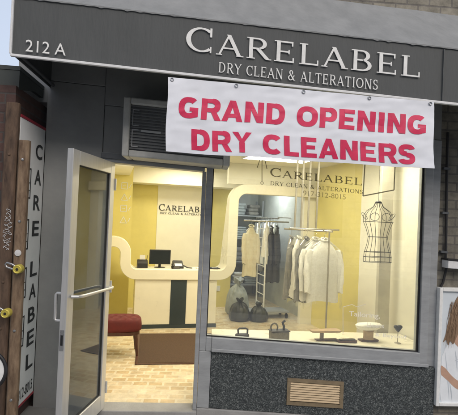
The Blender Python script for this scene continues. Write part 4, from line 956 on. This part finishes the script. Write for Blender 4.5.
# laundry bags on the workroom floor: full sacks tied at the neck
def sack(a, b, r, h, mm, lab, seed):
    rings = []; n = 64
    prof = [(.55,0),(.8,.01),(.95,.06),(1.02,.18),(1.0,.34),(.92,.5),(.76,.64),(.52,.74),(.28,.80),(.17,.83),(.18,.86),(.30,.92),(.36,.99),(.30,1.0)]
    pr = []
    for i in range(len(prof)-1):
        for q in range(4): t = q/4; pr.append((prof[i][0]*(1-t)+prof[i+1][0]*t, prof[i][1]*(1-t)+prof[i+1][1]*t))
    pr.append(prof[-1])
    for rr_, hh in pr:
        ring = []
        for k in range(n):
            t = 2*math.pi*k/n; neck = math.exp(-((hh-.84)/.16)**2)
            q = rr_*r*(1+.10*noise.noise(Vector((math.cos(t)*1.3,math.sin(t)*1.3,hh*2+seed)))+.05*noise.noise(Vector((math.cos(t)*4,math.sin(t)*4,hh*6+seed)))+(.03+.16*neck)*math.sin(t*11+2*noise.noise(Vector((t,hh*4,seed))))*min(1,hh*5))
            ring.append((a+q*math.cos(t), b+q*math.sin(t), h*hh*(1+.05*math.sin(t*2+seed))+.002))
        rings.append(ring)
    tag(MB().loops(rings).build('laundry_bag', mm, sp=I, smooth=True), lab, 'bag', 'laundry bags in the workroom')
sack(1.37, 3.32, .17, .36, 'bag_dark', 'black laundry bag on the floor at the foot of counter end', 1)
sack(1.68, 3.24, .15, .30, 'bag_dark', 'black laundry bag standing in front of the rolling rack', 4)
sack(1.46, 3.80, .20, .62, 'bag_blue', 'tall grey laundry bag behind the two black bags', 7)
sh = thing('shelving_unit', 'dark metal shelving unit against the blue grey workroom wall', 'shelves', I((2,5.7,0)))
m = MB()
for a in (1.53,2.45):
    for b in (5.5,5.95): m.box(a-.015,a+.015,b-.015,b+.015,0,2.1)
m.each('upright', 'frame', sh, I)
m = MB()
for z in (.25,.75,1.25,1.75): m.box(1.55,2.43,5.49,5.96,z,z+.025)
m.each('shelf', 'frame', sh, I)
rr = random.Random(12); names = ['lowest','second','third','top']
for j, z in enumerate((.275,.775,1.275,1.775)):
    for i, a in enumerate((1.68,1.98,2.28)):
        hx, hy, hgt, nl = rr.uniform(.11,.14), rr.uniform(.13,.16), rr.uniform(.14,.3), rr.randint(3,6)
        rings = []; cx = a+rr.uniform(-.02,.02); sd_ = rr.uniform(0,9)
        for q in range(nl*6+1):                                  # a pile of folded cloth: rounded layers
            f = q/(nl*6); lay = abs(math.sin(math.pi*f*nl))**.35; ix = int(min(f*nl, nl-1e-6)); jx = .012*math.sin(ix*2.3+sd_); jy = .012*math.cos(ix*3.1+sd_)
            kk = .86+.14*lay
            rings.append([(cx+jx+hx*kk*math.copysign(abs(math.cos(t))**.35,math.cos(t)), 5.7+jy+hy*kk*math.copysign(abs(math.sin(t))**.35,math.sin(t)), z+.001+hgt*f) for t in (2*math.pi*p/28+.01 for p in range(28))])
        tag(MB().loops(rings).build('folded_pile', ('bag_blue','shirt','shirt_grey','bag_blue')[rr.randrange(4)], sp=I, smooth=True),
            'pile of folded cloth on the %s workroom shelf, %s' % (names[j], ('left end','middle','right end')[i]), 'laundry', 'folded piles on the workroom shelves')
wrl = thing('wall_rail', 'long chrome clothes rail along the right workroom wall', 'clothes rail', I((2.2,4.4,1.7)))
m = MB(); m.tube([(2.24,3.95,1.72),(2.24,5.3,1.72)], .013, 8); m.build('rail_tube', 'chrome', wrl, I, smooth=True)
m = MB()
for b in (4.0,5.25): m.tube([(2.24,b,1.72),(2.24,b,1.74),(2.5,b,1.74)], .01, 6)
m.each('rail_arm', 'chrome', wrl, I)
gk_ = [garment('bag_blue', .15, .85, 'x', 31, 'garment', False), garment('shirt', .15, .8, 'x', 32, 'garment', False), garment('shirt_grey', .15, .95, 'x', 33, 'garment', False)]
cn = ['blue grey','cream','grey']; used = set()
for k in range(9):
    q = gk_[k % 3]; loc_ = I((2.22, 3.98+k*.155, 1.73)); ord_ = ['nearest','second nearest','third nearest'][k//3]
    lb = '%s covered garment on the workroom wall rail, %s of its colour' % (cn[k % 3], ord_)
    if k < 3: q.location = loc_; q.rotation_euler.z = AI+R(70); q['label'] = lb
    else: dup(q, loc_, AI+R(66+5*math.sin(k*3)), lb)
# ================================================================== beyond the neighbour: far building and tree
fb = thing('far_building', 'distant pinkish brick building beyond the neighbouring canopy', 'building', (-16,24,0))
m = MB(); m.box(-24,-9.5,24,34,-5,9.9); m.build('far_wall', 'brick_far', fb)
m = MB(); m.box(-24.2,-9.3,23.8,34.2,9.91,10.2); m.build('cornice', 'concrete', fb)
for i in range(6):
    for j in range(2):
        m = MB(); m.box(-22.5+i*2.2,-21.3+i*2.2,23.95,24.1,4.4+j*2.8,6.2+j*2.8); m.build('window', 'pane_dark', fb)
ft = thing('street_tree', 'bare grey twiggy tree in front of the distant brick building', 'tree', (-11.5,16,0))
m = MB(); rr = random.Random(21)
m.tube([(-11.5,16,-1.5),(-11.4,16,3),(-11.6,16.1,6)], [.2,.16,.11], 8)
tips = []
for k in range(26):
    a = rr.uniform(0,6.28); z = rr.uniform(3.5,6); L = rr.uniform(1.2,2.6); e = Vector((-11.5+L*math.cos(a), 16+L*math.sin(a), z+rr.uniform(1.0,3.2)))
    m.tube([(-11.5,16,z),Vector((-11.5,16,z)).lerp(e,.5)+Vector((0,0,.2)),e], [.07,.04,.015], 5); tips.append(e)
m.build('trunk', 'bark', ft)
m = MB()
for k in range(2600):
    e = rr.choice(tips)+Vector((rr.gauss(0,.5),rr.gauss(0,.5),rr.gauss(0,.4))); d = Vector((rr.uniform(-1,1),rr.uniform(-1,1),rr.uniform(-1,1))).normalized()*.1; q = d.orthogonal().normalized()*.05
    m.add([e-d,e+q,e+d,e-q], [(0,1,2,3)])
m.build('crown', 'leaf', ft)
# across the street, behind the viewer: what the glass reflects
ob = thing('opposite_building', 'pale stone building across the street, mirrored faintly in the shop glass', 'building', (0,-18,0))
m = MB(); m.box(-22,24,-26,-18,-3,11); m.build('opposite_wall', 'stone_pale', ob)
m = MB(); m.box(-22.2,24.2,-26.2,-17.7,11.01,11.5); m.build('opposite_cornice', 'concrete', ob)
for i in range(14):
    for j in range(3):
        m = MB(); m.box(-20+i*3.2,-18.6+i*3.2,-18.06,-17.9,1.0+j*3.4,3.0+j*3.4); m.build('opposite_window', 'pane_dark', ob)
